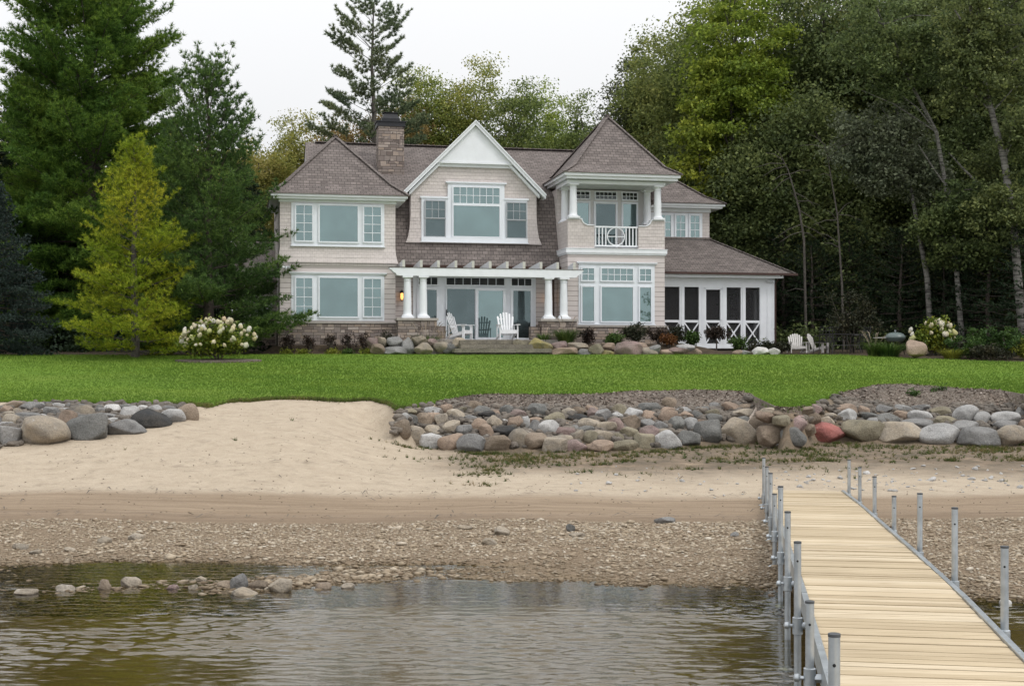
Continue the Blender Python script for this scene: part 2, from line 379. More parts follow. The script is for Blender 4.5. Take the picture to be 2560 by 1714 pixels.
ROCK = {
 'pale grey': rock_mat('pale_grey_rock', (.45, .44, .425), (.36, .355, .345), .3, (.60, .60, .58)),
 'grey': rock_mat('grey_rock', (.25, .245, .235), (.175, .172, .168), .35),
 'dark grey': rock_mat('dark_grey_rock', (.135, .135, .128), (.19, .187, .175), .4, (.3, .3, .28)),
 'black': rock_mat('slate_black_rock', (.04, .042, .044), (.07, .066, .06), .4, (.22, .22, .21)),
 'tan': rock_mat('tan_rock', (.34, .285, .215), (.27, .24, .20), .3),
 'brown': rock_mat('brown_rock', (.20, .16, .12), (.26, .205, .155), .35, (.36, .3, .24)),
 'rust': rock_mat('rust_rock', (.31, .232, .175), (.26, .20, .155), .3, (.42, .34, .27)),
 'pinkish': rock_mat('pinkish_rock', (.29, .21, .195), (.24, .19, .17), .3, (.42, .36, .33)),
 'olive': rock_mat('olive_rock', (.25, .22, .155), (.21, .19, .14), .35, (.32, .3, .2)),
 'red': rock_mat('red_rock', (.36, .13, .11), (.27, .11, .10), .3, (.40, .27, .25)),
 'white': rock_mat('white_rock', (.60, .59, .57), (.50, .48, .46), .2, (.68, .67, .65)),
 'mossy yellow': rock_mat('mossy_yellow_rock', (.30, .25, .09), (.24, .22, .14), .35, (.42, .40, .30)),
 'maroon': rock_mat('maroon_rock', (.20, .145, .13), (.25, .185, .165), .35, (.34, .28, .26)),
}

# ------------------------------------------------------------------ terrain (x right, y into the picture, z above the lake)
def sm(t): t = np.clip(t, 0, 1); return t * t * (3 - 2 * t)
def on_plane(px, py, a, b):
    """where the sight line of a photo pixel meets the ground plane z = a + b*y"""
    y = (EYE - a) / (b + (py - HORIZON) / FPX); return (px - 1280) / FPX * y, y
LAWN_A, LAWN_B = -.75, .07
K = 1.0931
edge_d = [(-160, 917), (0, 918), (60, 920), (250, 922), (430, 926), (475, 931), (520, 920), (640, 913), (700, 914), (780, 919), (850, 916), (890, 924), (912, 936), (935, 933), (970, 926), (1080, 911), (1200, 912),
          (1330, 912), (1400, 908), (1440, 903), (1600, 900), (1690, 903), (1725, 912), (1742, 934), (1790, 942), (1830, 936), (1862, 921), (1920, 902), (2000, 891), (2060, 889), (2200, 903), (2280, 906), (2342, 920), (2480, 925)]
EDGE = np.array([on_plane(x * K, y * K, LAWN_A, LAWN_B) for x, y in edge_d])
back_f = [(-900, 886), (0, 887), (480, 890), (640, 886), (920, 885), (1500, 888), (1950, 887), (2080, 887), (2300, 898), (2500, 905), (2560, 906), (3200, 906)]
BACK = np.array([on_plane(x, y, LAWN_A, LAWN_B) for x, y in back_f])
rb_f = [(980, 1080), (1005, 1105), (1050, 1122), (1180, 1134), (1440, 1131), (1680, 1125), (1870, 1112), (2100, 1108), (2300, 1112), (2440, 1118), (2620, 1112)]
RB_A, RB_B = -1.106, .0545
RBASE = np.array([on_plane(x, y, RB_A, RB_B) for x, y in rb_f])
shore_d = [(-300, 1352), (0, 1350), (300, 1345), (650, 1341), (800, 1331), (1000, 1321), (1200, 1322), (1400, 1333), (1700, 1345), (2000, 1358), (2342, 1370), (2600, 1375)]
SHORE = np.array([on_plane(x * K, y * K, 0, 0) for x, y in shore_d])
def yedge(x): return np.interp(x, EDGE[:, 0], EDGE[:, 1])
def yback(x): return np.interp(x, BACK[:, 0], BACK[:, 1])
def yrbase(x): return np.minimum(np.interp(x, RBASE[:, 0], RBASE[:, 1]), yedge(x) - np.where(x < 0, 1.3, .6))
def yshore(x): return np.interp(x, SHORE[:, 0], SHORE[:, 1])
def wav(x, y, s, seed):
    r = np.random.default_rng(seed); o = 0
    for i in range(5):
        a = r.uniform(0, 6.28); k = s * r.uniform(.6, 1.8); o = o + np.sin(k * (x * math.cos(a) + y * math.sin(a)) + r.uniform(0, 6.28))
    return o / 5
def lawn_plane(y): return LAWN_A + LAWN_B * y
def H(x, y):
    x = np.asarray(x, float); y = np.asarray(y, float)
    ys = y + (13.7 - yshore(x)) * sm((22 - y) / 6)
    zg = np.interp(ys, [-300, -30, 4, 10, 13.7, 18.3, 22.5, 31, 60], [-6, -2.6, -1.0, -.36, 0, .10, .20, 1.42, 2.4])
    zr = np.interp(ys, [-300, -30, 4, 10, 13.7, 18.3, 22.5, 28, 31, 60], [-6, -2.6, -1.0, -.36, 0, .10, .14, .42, .58, 1.2])
    ye = yedge(x); ze = lawn_plane(ye)
    zg = zg + (ze - np.interp(ye, [22.5, 31, 60], [.20, 1.42, 2.4])) * sm((y - (ye - 4)) / 4)
    yb = yrbase(x); t = (y - yb - .15) / np.maximum(.3, ye - yb - .15)
    zr = np.where(y < yb + .15, zr, RB_A + RB_B * yb + (ze - RB_A - RB_B * yb) * (1 - (1 - np.clip(t, 0, 1)) ** 1.5))
    m = sm((x + 4.6) / 3.0)
    zb = zg * (1 - m) + zr * m
    sandy = sm((y - 14) / 3) * sm((30 - y) / 3)
    zb = zb + sandy * (.025 * wav(x, y, 2.0, 3) + .012 * wav(x, y, 6.0, 4) + .05 * wav(x, y, .6, 5))
    zb = zb - .045 * sm((-2.6 - x) / 2.2) * np.exp(-((y - 14.15) / .55) ** 2)
    zb = zb - .13 * np.exp(-(((x + 4.0) / 1.7) ** 2 + ((y - 14.85) / .55) ** 2) ** 1.2) - .06 * np.exp(-(((x + 1.0) / 1.1) ** 2 + ((y - 15.1) / .13) ** 2))
    zb = zb + sm((y - 11) / 2) * sm((19 - y) / 2) * (.012 * wav(x, y, 9, 8) + .02 * wav(x, y, 3, 9))
    zl = np.where(y < 47.3, lawn_plane(y), lawn_plane(47.3) + .035 * np.clip(y - 47.3, 0, 30))
    zl = zl + .34 * sm((y - 48.35) / .6) * sm((x + 9.5) / .8) * sm((8.5 - x) / 2.0)
    zl = zl + .02 * wav(x, y, .5, 11)
    return np.where(y >= ye, zl, zb)
def Hs(x, y): return float(H(x, y))

def axis(*parts):
    return np.unique(np.concatenate(parts).round(4))
def grid(xs, ys, dz=0.0, zf=H):
    X, Y = np.meshgrid(xs, ys, indexing='ij'); Z = zf(X, Y) + dz
    n, m = X.shape; v = np.stack([X.ravel(), Y.ravel(), Z.ravel()], 1)
    i = np.arange(n * m).reshape(n, m)
    f = np.stack([i[:-1, :-1].ravel(), i[1:, :-1].ravel(), i[1:, 1:].ravel(), i[:-1, 1:].ravel()], 1)
    return v, f

def beach_mat():
    m, nt, b = new_mat('sand_and_soil'); v = coords(nt)
    sx = nd(nt, 'ShaderNodeSeparateXYZ'); lk(nt, v, sx.inputs[0]); x, y, z = sx.outputs
    wob = mth(nt, 'MULTIPLY', mth(nt, 'SUBTRACT', noise(nt, coords(nt, 'Object', (.25, .6, .6)), 1.0, 4), .5), 1.6)
    yy = mth(nt, 'ADD', y, wob)
    fine = noise(nt, v, 60, 4, .7); mid = noise(nt, v, 3.0, 6, .65); streak = noise(nt, coords(nt, 'Object', (.35, 5, 1)), 1.0, 6, .75)
    dry = ramp(nt, mid, [(.3, (.40, .328, .244)), (.7, (.485, .406, .310))])
    dry = mix(nt, 1.0, dry, ramp(nt, fine, [(.3, grey(.80)), (.6, grey(1.05))]), 'MULTIPLY')
    foot = ramp(nt, noise(nt, coords(nt, 'Object', (3.0, 5.0, 3.0)), 1.0, 5, .7), [(.30, grey(.74)), (.46, grey(1))]); dry = mix(nt, 1.0, dry, foot, 'MULTIPLY')  # footprint hollows: their shade is put into the sand colour
    wet = mix(nt, 1.0, ramp(nt, streak, [(.34, (.225, .165, .11)), (.66, (.345, .265, .185))]), ramp(nt, fine, [(.3, grey(.8)), (.7, grey(1.08))]), 'MULTIPLY')
    grav = mix(nt, 1.0, ramp(nt, noise(nt, v, 16, 5, .7), [(.3, (.17, .125, .08)), (.5, (.28, .215, .145)), (.72, (.38, .31, .23))]), ramp(nt, fine, [(.3, grey(.7)), (.7, grey(1.15))]), 'MULTIPLY')
    bed = mix(nt, noise(nt, v, 1.5, 5), (.16, .128, .06), (.30, .24, .12))
    def step(src, a, w): return ramp(nt, mth(nt, 'DIVIDE', mth(nt, 'SUBTRACT', src, a - w), 2 * w), [(0, (0, 0, 0)), (1, (1, 1, 1))])
    c = mix(nt, step(z, -.015, .03), bed, grav)
    c = mix(nt, step(mth(nt, 'ADD', y, mth(nt, 'MULTIPLY', wob, .6)), 18.5, .5), c, wet)
    damp = step(mth(nt, 'ADD', y, mth(nt, 'MULTIPLY', wob, .5)), 19.3, .5); c = mix(nt, damp, mix(nt, 1.0, c, (.78, .74, .70), 'MULTIPLY'), c)
    c = mix(nt, step(mth(nt, 'ADD', y, mth(nt, 'MULTIPLY', wob, .55)), 21.75, .45), c, dry)
    # weedy, darker soil at the foot of the right hand boulder wall
    rx = step(x, -1.3, .9); ry = step(mth(nt, 'ADD', y, mth(nt, 'MULTIPLY', wob, 2.6)), 24.9, 1.2)
    soil = ramp(nt, noise(nt, v, 2.2, 7, .7), [(.40, (.075, .06, .042)), (.58, (.17, .125, .085)), (.78, (.36, .275, .19))])
    c = mix(nt, mth(nt, 'MULTIPLY', mth(nt, 'MULTIPLY', rx, ry), .85), c, soil)
    duff = ramp(nt, noise(nt, v, 5, 6, .7), [(.3, (.035, .027, .018)), (.6, (.075, .055, .035)), (.8, (.12, .085, .05))])
    c = mix(nt, step(y, 40, 1), c, duff)
    lk(nt, c, b.inputs['Base Color']); b.inputs['Specular IOR Level'].default_value = .25
    wetr = mth(nt, 'SUBTRACT', .95, mth(nt, 'MULTIPLY', mth(nt, 'LESS_THAN', y, 19.5), .25)); lk(nt, wetr, b.inputs['Roughness'])
    hh = mth(nt, 'ADD', mth(nt, 'MULTIPLY', mid, .7), mth(nt, 'MULTIPLY', noise(nt, v, 14, 6, .7), .5)); bump(nt, b, hh, .75, .10)
    return m
xs = axis(np.array([-400., -200, -120, -80, -55, -40, -33]), np.arange(-28, 28.01, .16), np.array([33., 40, 55, 80, 120, 200, 400]))
ys = axis(np.array([-400., -150, -60, -20, -5, 1.]), np.arange(3, 24, .14), np.arange(24, 36, .12), np.arange(36, 60, .5), np.array([66., 75, 90, 120, 200, 420]))
gv, gf = grid(xs, ys); MB_ = None
tag(np_ob('beach_and_ground', gv, gf, beach_mat(), smooth=True), kind='structure')

def lawn_mat():
    m, nt, b = new_mat('lawn'); v = coords(nt)
    a = noise(nt, coords(nt, 'Object', (.35, 1.3, 1)), .7, 5, .65); s = noise(nt, coords(nt, 'Object', (3.0, 10, 1)), 1.6, 6, .75); f = noise(nt, v, 34, 4, .75)
    c = ramp(nt, mth(nt, 'ADD', mth(nt, 'MULTIPLY', a, .5), mth(nt, 'MULTIPLY', s, .5)), [(.34, (.085, .160, .022)), (.5, (.120, .205, .026)), (.66, (.175, .262, .038))])
    c = mix(nt, 1.0, c, ramp(nt, f, [(.3, grey(.82)), (.7, grey(1.10))]), 'MULTIPLY')
    big = noise(nt, coords(nt, 'Object', (.10, .35, 1)), 1.0, 3); c = mix(nt, ramp(nt, big, [(.45, (0, 0, 0)), (.7, (.35, .35, .35))]), c, (.20, .235, .05))
    lk(nt, c, b.inputs['Base Color']); b.inputs['Roughness'].default_value = .9; b.inputs['Specular IOR Level'].default_value = .1
    bump(nt, b, mth(nt, 'ADD', f, s), .5, .04); return m
def strip(xs, y0, y1, n, zf, m, name):
    """a ground sheet between two curves, with a turned down front lip"""
    xs = np.asarray(xs); t = np.linspace(0, 1, n) ** 1.3
    Y = y0[:, None] + (y1 - y0)[:, None] * t[None, :]; X = np.repeat(xs[:, None], n, 1)
    Z = zf(X, Y)
    X = np.concatenate([X[:, :1], X], 1); Yl = np.concatenate([Y[:, :1] - .02, Y], 1); Z = np.concatenate([Z[:, :1] - .12, Z], 1)
    k, q = X.shape; v = np.stack([X.ravel(), Yl.ravel(), Z.ravel()], 1); i = np.arange(k * q).reshape(k, q)
    f = np.stack([i[:-1, :-1].ravel(), i[1:, :-1].ravel(), i[1:, 1:].ravel(), i[:-1, 1:].ravel()], 1)
    return np_ob(name, v, f, m, smooth=True)
lx = np.arange(-44, 44.01, .1)
ey = yedge(lx) + .10 * wav(lx, lx * 0, 3, 21) + .05 * wav(lx, lx * 0, 11, 22)
by = yback(lx) + .1 * wav(lx, lx * 0, 2, 23)
tag(strip(lx, ey, by, 40, lambda x, y: np.where(y >= yedge(x), H(x, y), lawn_plane(y)) + .035, lawn_mat(), 'lawn'), kind='structure')

def mulch_mat():
    m, nt, b = new_mat('bark_mulch'); v = coords(nt)
    vo = nd(nt, 'ShaderNodeTexVoronoi'); vo.inputs['Scale'].default_value = 40; lk(nt, coords(nt, 'Object', (.7, 1.3, 1)), vo.inputs['Vector'])
    sx = nd(nt, 'ShaderNodeSeparateXYZ'); lk(nt, vo.outputs['Color'], sx.inputs[0])
    c = ramp(nt, sx.outputs[0], [(0, (.07, .053, .040)), (.5, (.145, .115, .090)), (.88, (.20, .168, .138)), (1, (.32, .285, .245))])
    c = mix(nt, 1.0, c, ramp(nt, noise(nt, v, 1.2, 4), [(.3, grey(.72)), (.7, grey(1.2))]), 'MULTIPLY')
    lk(nt, c, b.inputs['Base Color']); b.inputs['Roughness'].default_value = .95; bump(nt, b, sx.outputs[1], .9, .04); return m
M_mulch = mulch_mat()
MULCH = []
def yrow(x, row):
    """depth at which the ground at x reaches the height of a given photo row, seen from the dock"""
    ys_ = np.linspace(float(yrbase(x)) + .2, float(yedge(x)) + .2, 90); zz = H(np.full(90, x), ys_); pr_ = HORIZON + (EYE - zz) * FPX / ys_
    k_ = np.nonzero(pr_ < row)[0]; return ys_[k_[0]] if len(k_) else ys_[-1]
for x0, x1, hgt in ((-1.7, 6.55, .09), (8.1, 15.5, .15)):
    mx = np.arange(x0, x1, .1); e = np.minimum(yedge(mx) + .25, 60); w0 = np.array([yrow(a, 1030) for a in mx])
    def mz(x, y, x0=x0, x1=x1, hgt=hgt, w0v=w0):
        yb = w0v[:, None]; t = (y - yb) / np.maximum(.2, yedge(x) + .25 - yb); end = sm((x - x0) / 1.2) * sm((x1 - x) / 1.2)
        return H(x, np.minimum(y, yedge(x) - .001)) + .04 + hgt * end * sm(t / .5) * sm((1.02 - t) / .35) + .012 * wav(x, y, 16, 5)
    tag(strip(mx, w0, np.maximum(e, w0 + .1), 22, mz, M_mulch, 'mulch_bed'), kind='structure'); MULCH.append((mx, w0, np.maximum(e, w0 + .1), mz))

# ------------------------------------------------------------------ lake
def water_mat():
    m, nt, b = new_mat('lake_water'); out = nt.nodes['Material Output']
    nt.nodes.remove(b)
    gl = nd(nt, 'ShaderNodeBsdfGlossy'); gl.inputs['Roughness'].default_value = .0; gl.inputs['Color'].default_value = (.95, .97, 1, 1)
    tr = nd(nt, 'ShaderNodeBsdfTransparent'); tr.inputs['Color'].default_value = (.82, .78, .56, 1)
    fr = nd(nt, 'ShaderNodeFresnel'); fr.inputs['IOR'].default_value = 1.4
    ms = nd(nt, 'ShaderNodeMixShader')
    geo = nd(nt, 'ShaderNodeNewGeometry')
    def layer(sc, s, d, dist=0.0): return noise(nt, coords(nt, 'Object', sc), s, d, .5, dist)
    hgt = mth(nt, 'ADD', mth(nt, 'MULTIPLY', layer((1.0, 4.5, 1), 6.0, 2, .2), .6), mth(nt, 'MULTIPLY', layer((1.0, 4.0, 1), 14.0, 2), .3))
    bp = nd(nt, 'ShaderNodeBump'); bp.inputs['Strength'].default_value = .5; bp.inputs['Distance'].default_value = .006
    lk(nt, hgt, bp.inputs['Height']); lk(nt, bp.outputs[0], gl.inputs['Normal']); lk(nt, bp.outputs[0], fr.inputs['Normal'])
    fac = mth(nt, 'MINIMUM', mth(nt, 'MULTIPLY', fr.outputs[0], 1.3), .92)
    lk(nt, fac, ms.inputs[0]); lk(nt, tr.outputs[0], ms.inputs[1]); lk(nt, gl.outputs[0], ms.inputs[2]); lk(nt, ms.outputs[0], out.inputs['Surface'])
    return m
WR = np.random.default_rng(77); WV = []
for k_ in range(48):
    lam = float(np.exp(WR.uniform(math.log(.07), math.log(.24)))); th = WR.normal() * .34 + .07; kk = 2 * math.pi / lam
    WV.append((kk * math.sin(th), kk * math.cos(th), WR.uniform(0, 6.28), (.036 if lam < .17 else .024) / kk * WR.uniform(.5, 1.4)))
def waves(x, y):
    z = 0 * x
    for a_, b_, p_, m_ in WV: z = z + m_ * np.sin(a_ * x + b_ * y + p_)
    gust = .28 + .95 * np.clip(wav(x * .8, y * 1.7, .9, 41) * 1.8 + .5, 0, 1)
    depth = np.clip(-H(x, y) / .16, .30, 1); far = np.clip((16 - np.abs(y - 3)) / 6, 0, 1) * np.clip((14 - np.abs(x)) / 4, 0, 1)
    return z * gust * depth * far
wv, wf = grid(axis(np.array([-400., -120, -40, -20, -12, -9]), np.arange(-7, 8.01, .038), np.array([10., 14, 25, 60, 150, 400])), axis(np.array([-400., -150, -60, -25, -12, -6, -2, 1, 3]), np.arange(4.7, 15.2, .014), np.array([15.4, 16, 17.5])), 0, waves)
tag(np_ob('lake', wv, wf, water_mat(), smooth=True), kind='structure')
# ------------------------------------------------------------------ dock
DD = math.atan(.170); DC, DS = math.cos(DD), math.sin(DD)
DOX, DOY = 1.84 - .170 * 3.9, 4.0               # left edge of the deck at y = 4
DW = 1.22
def deck_z(t):                                  # height along the dock; level over the lake, then sloping to the beach
    return float(np.interp(t, [-4, 7.0, 11.5, 14.0, 17.8], [.566, .562, .44, .385, .25]))
def dk(t, s, z=0.0):                            # t along the dock, s across from its left edge, z above the deck
    return (DOX + t * DS + s * DC, DOY + t * DC - s * DS, deck_z(t) + z)
T_END = 17.75
dock = thing('dock', (DOX, DOY, 0), 0, 'long narrow dock of pale planks on grey steel posts reaching the sand', 'dock')
OFFD = (DOX, DOY, 0)
def plank_mat():
    m, nt, b = new_mat('dock_planks'); uv = coords(nt, 'UV'); g = nd(nt, 'ShaderNodeNewGeometry')
    base = ramp(nt, g.outputs['Random Per Island'], [(0, (.42, .335, .22)), (.35, (.485, .395, .265)), (.7, (.53, .435, .30)), (1, (.575, .485, .35))])
    gr = noise(nt, coords(nt, 'UV', (1.3, 34, 1)), 1.0, 5, .65)
    c = mix(nt, 1.0, base, ramp(nt, gr, [(.3, (.74, .70, .64)), (.6, (1.04, 1.04, 1.04))]), 'MULTIPLY')
    kn = ramp(nt, noise(nt, coords(nt, 'UV', (3, 12, 1)), 1.0, 2), [(.25, (.72, .66, .58)), (.33, (1, 1, 1))]); c = mix(nt, 1.0, c, kn, 'MULTIPLY')
    n2 = noise(nt, uv, .9, 3); c = mix(nt, 1.0, c, ramp(nt, n2, [(.3, grey(.93)), (.7, grey(1.05))]), 'MULTIPLY')
    lk(nt, c, b.inputs['Base Color']); b.inputs['Roughness'].default_value = .7; b.inputs['Specular IOR Level'].default_value = .3
    bump(nt, b, gr, .25, .004); return m
M_plank = plank_mat()
SECT = [-3.0, .05, 3.1, 6.15, 9.2, 12.25, 15.0, T_END]
for a, e in zip(SECT[:-1], SECT[1:]):
    mb = MB(); n = round((e - a) / .115); st = (e - a) / n
    for i in range(n):
        t0, t1 = a + i * st, a + (i + 1) * st - R.choice((.005, .006, .007, .008, .010, .013, .017)); dz = R.uniform(-.004, .003)
        q = [dk(t0, .045, dz), dk(t0, DW - .045, dz + R.uniform(-.003, .003)), dk(t1, DW - .045, dz), dk(t1, .045, dz)]
        lo = [(x, y, z - .032) for x, y, z in q]
        mb.add(q + lo, [(0, 1, 2, 3), (7, 6, 5, 4), (0, 4, 5, 1), (1, 5, 6, 2), (2, 6, 7, 3), (3, 7, 4, 0)])
    mb.build('deck_section', M_plank, dock, off=OFFD)
    for s in (.02, DW - .02):
        r = MB(); r.beam(dk(a + .01, s, -.058), dk(e - .01, s, -.058), .042, .15)
        for bt in np.arange(a + .4, e, .75):
            p = Vector(dk(bt, s + (.0 if s > .5 else 0), .018)); r.lathe([(.008, 0), (.006, .006)], p, 6)
        r.build('side_rail', M_galv, dock, off=OFFD)
def solve_t(px, side):
    """distance along the dock at which its edge is seen in photo column px"""
    lo, hi = -3.0, 30.0
    f = lambda t: 1280 + FPX * dk(t, side)[0] / dk(t, side)[1] - px
    for _ in range(60):
        m = (lo + hi) / 2
        if f(m) > 0: lo = m
        else: hi = m
    return lo
c8 = lambda x, y: (1800 + x * .39155, 1100 + y * .39155)
# left posts: along distance, top height; the heights follow the photo's pixel rows of each pipe top
def top_from(t, s, py): x, y, z = dk(t, s); return EYE - (py - HORIZON) / FPX * y
left = [(1.83, 1240), (3.8, 1030), (5.37, 650), (7.2, 457), (9.0, 295), (11.05, 343), (12.8, 210), (14.9, 170), (17.0, 112)]
right = [(5.15, 680), (7.2, 432), (9.3, 340), (11.45, 357), (13.6, 232), (15.7, 173), (17.55, 125)]
PR = .026
def post(t, s, ytop, collar):
    x, y, z = dk(t, s); zt = top_from(t, s, c8(0, ytop)[1]); zb = Hs(x, y) - .05
    p = MB(); p.lathe([(PR, zb), (PR, zt)], (x, y, 0), 16); po = p.build('post', M_galv, dock, True, OFFD)
    c = MB(); c.lathe([(PR + .002, zt - .008), (PR + .002, zt + .005), (PR - .003, zt + .007)], (x, y, 0), 16); c.build('pipe_cap', M_galv_dk, po, True, OFFD)
    h = MB(); d = Vector((-x, -y, 0)).normalized() * PR; q = Vector((x, y, zt - .13)) + d; h.tube([q - d * .1, q + d * .06], .008, 8); h.build('bolt_hole', M_hole, po, off=OFFD)
    sg = -1 if s < .5 else 1; ax = Vector((DC, -DS, 0)) * sg; ct = Vector((x, y, z - .088)); b = MB()
    b.lathe([(PR + .002, z - .15), (PR + .011, z - .145), (PR + .011, z - .03), (PR + .002, z - .025)], (x, y, 0), 14)
    b.tube([ct - ax * .02, ct - ax * .07], [.026, .026], 8)
    if collar: b.tube([ct + ax * (PR + .005), ct + ax * (PR + .03)], .012, 8); b.tube([ct + ax * (PR + .028), ct + ax * (PR + .04), ct + ax * (PR + .062), ct + ax * (PR + .07)], [.016, .026, .022, .008], 8)
    b.build('collar', M_galv, po, True, OFFD)
    if zb > -.6:
        f = MB(); f.lathe([(.08, zb + .03), (.08, zb + .05), (.03, zb + .07)], (x, y, 0), 14); f.build('base_plate', M_galv, po, True, OFFD)
for t, yt in left: post(t, -.065, yt, True)
for t, yt in right: post(t, DW + .065, yt, False)

# ------------------------------------------------------------------ house (built in its own frame: x along the lake front, y into the house, z above the lake)
HA = math.radians(11.5); HC, HS = math.cos(HA), math.sin(HA); HY = 49.0; HX = (699.6 - 1280) / FPX * HY; HZ = 2.8
house = thing('house', (HX, HY, HZ), HA, 'two storey beige shingled lake house with brown hipped roofs, white trim and stone chimney', 'house')
def hp(u, v, w=0): return (HX + u * HC - v * HS, HY + u * HS + v * HC, w)     # house frame to world
OH = (0, 0, HZ)
def hb(mb, name, m, parent=None, **k): return mb.build(name, m, parent or house, off=OH, **k)
def wall_box(name, m, u0, u1, v0, v1, w0, w1, label=None):
    return tag(hb(MB().box(u0, u1, v0, v1, w0, w1), name, m), label)
def flare(mb, u0, u1, v0, v1, w0, w1, f=.10, fh=.55):
    """a shingled storey whose foot kicks outwards, open above and below"""
    prof = [(0, w1), (0, w0 + fh), (f * .25, w0 + fh * .6), (f * .6, w0 + fh * .25), (f, w0)]
    for (o1, z1), (o2, z2) in zip(prof[:-1], prof[1:]):
        mb.poly((u0 - o2, v0 - o2, z2), (u1 + o2, v0 - o2, z2), (u1 + o1, v0 - o1, z1), (u0 - o1, v0 - o1, z1))
        mb.poly((u0 - o2, v1, z2), (u0 - o2, v0 - o2, z2), (u0 - o1, v0 - o1, z1), (u0 - o1, v1, z1))
        mb.poly((u1 + o2, v0 - o2, z2), (u1 + o2, v1, z2), (u1 + o1, v1, z1), (u1 + o1, v0 - o1, z1))
    mb.poly((u0 - f, v0 - f, w0), (u0 - f, v1, w0), (u1 + f, v1, w0), (u1 + f, v0 - f, w0))
    mb.poly((u0, v0, w1), (u1, v0, w1), (u1, v1, w1), (u0, v1, w1))
    mb.poly((u1, v1, w0), (u0, v1, w0), (u0, v1, w1), (u1, v1, w1))
    return mb
def trim(u0, u1, w0, w1, v, th=.03, head=True, sill=True, name='window_trim'):
    mb = MB().box(u0, u1, v - th, v, w0, w1)
    if head:
        mb.box(u0 - .05, u1 + .05, v - th - .05, v - .002, w1, w1 + .045); mb.box(u0 - .09, u1 + .09, v - th - .09, v - .002, w1 + .045, w1 + .085)
    if sill: mb.box(u0 - .03, u1 + .03, v - th - .05, v - .002, w0 - .04, w0)
    return hb(mb, name, M_trim)
def window(u0, u1, w0, w1, v, nx=1, ny=1, gl=None, fw=.055, name='window', mw=.022, m=None):
    """sash and glazing bars in front of plane v, with a pane of glass set back inside the sash"""
    f = MB(); a, b = v - .055, v - .004
    f.box(u0, u1, a, b, w0, w0 + fw); f.box(u0, u1, a, b, w1 - fw, w1); f.box(u0, u0 + fw, a, b, w0 + fw, w1 - fw); f.box(u1 - fw, u1, a, b, w0 + fw, w1 - fw)
    iu0, iu1, iw0, iw1 = u0 + fw, u1 - fw, w0 + fw, w1 - fw
    for i in range(1, nx):
        c = iu0 + (iu1 - iu0) * i / nx; f.box(c - mw / 2, c + mw / 2, v - .044, v - .024, iw0, iw1)
    for j in range(1, ny):
        c = iw0 + (iw1 - iw0) * j / ny; f.box(iu0, iu1, v - .0435, v - .0245, c - mw / 2, c + mw / 2)
    o = hb(f, name, m or M_trim)
    hb(MB().poly((iu0, v - .022, iw0), (iu1, v - .022, iw0), (iu1, v - .022, iw1), (iu0, v - .022, iw1)), 'pane', gl or M_glass, o)
    return o
def eave(u0, u1, v0, v1, w, h=.2, name='eave_trim'):
    mb = MB().box(u0, u1, v0, v1, w - h * .55, w); mb.box(u0 + .09, u1 - .09, v0 + .09, v1 - .002, w - h, w - h * .55)
    return hb(mb, name, M_white)
def hip(name, u0, u1, v0, v1, w0, w1, ru0, ru1, rv0, rv1, kick=.16):
    """hipped roof from an eave rectangle to a ridge (or point), with a slight kick at the eaves and ridge caps"""
    mb = MB(); rings = []
    for t, z in ((0, w0), (.22, w0 + (w1 - w0) * (.22 - .22 * kick * 1.4)), (1, w1)):
        rings.append([(u0 + (ru0 - u0) * t, v0 + (rv0 - v0) * t, z), (u1 + (ru1 - u1) * t, v0 + (rv0 - v0) * t, z), (u1 + (ru1 - u1) * t, v1 + (rv1 - v1) * t, z), (u0 + (ru0 - u0) * t, v1 + (rv1 - v1) * t, z)])
    for A, B in zip(rings[:-1], rings[1:]):
        for i in range(4):
            j = (i + 1) % 4
            mb.poly(A[i], A[j], B[j], B[i])
    mb.poly(*[(x, y, w0) for x, y, z in reversed(rings[0])])
    mb.box(u0 - .02, u1 + .02, v0 - .02, v1 + .02, w0 - .03, w0 - .004)
    o = hb(mb, name, M_roof)
    cap = MB()
    for i in range(4):
        pts = [Vector(r[i]) for r in rings]
        for p, q in zip(pts[:-1], pts[1:]):
            L = (q - p).length; n = max(2, int(L / .2)); d = (q - p) / n
            for s in range(n): cap.beam(p + d * s + Vector((0, 0, .012)), p + d * (s + 1.25) + Vector((0, 0, .03)), .2, .02)
    hb(cap, 'ridge_cap', M_roof, o)
    return o

# --- left wing
tag(hb(MB().box(-.07, 4.37, -.07, 7, 2.3, 3.78), 'stone_base', M_stone))
hb(MB().box(-.11, 4.41, -.11, 7, 3.78, 3.84), 'stone_sill', M_cap)
wall_box('wall', M_clap, 0, 4.3, 0, 7, 3.84, 6.02)
hb(MB().box(-.05, 4.35, -.05, 7, 5.94, 6.03), 'band_trim', M_shingle)
hb(flare(MB(), 0, 4.3, -.0, 7, 6.035, 8.30), 'wall', M_shingle)
hb(MB().box(-.035, 4.335, -.035, 7, 8.28, 8.40), 'frieze_trim', M_white)
eave(-.34, 4.73, -.35, 4.7, 8.58, .2)
hip('roof', -.37, 4.76, -.38, 4.75, 8.585, 11.12, 2.19, 2.2, 2.18, 2.19)
hb(MB().box(-.05, 4.35, 4.7, 7, 8.30, 8.6), 'wall', M_shingle)
for w0, w1, hd in ((6.68, 8.26, False), (3.88, 5.60, True)):
    trim(.42, 3.88, w0, w1, 0, .03, hd, not hd)
    a, b = w0 + .12, w1 - (.05 if not hd else .09)
    window(.54, 1.24, a, b, -.03, 2, 4); window(1.41, 2.93, a - .02, b + .02, -.03); window(3.06, 3.80, a, b, -.03, 2, 4)
hb(MB().box(1.47, 2.87, -.0475, -.046, 5.02, 5.42), 'window_shade', plain('roller_shade', (.40, .47, .46), .6, .05))
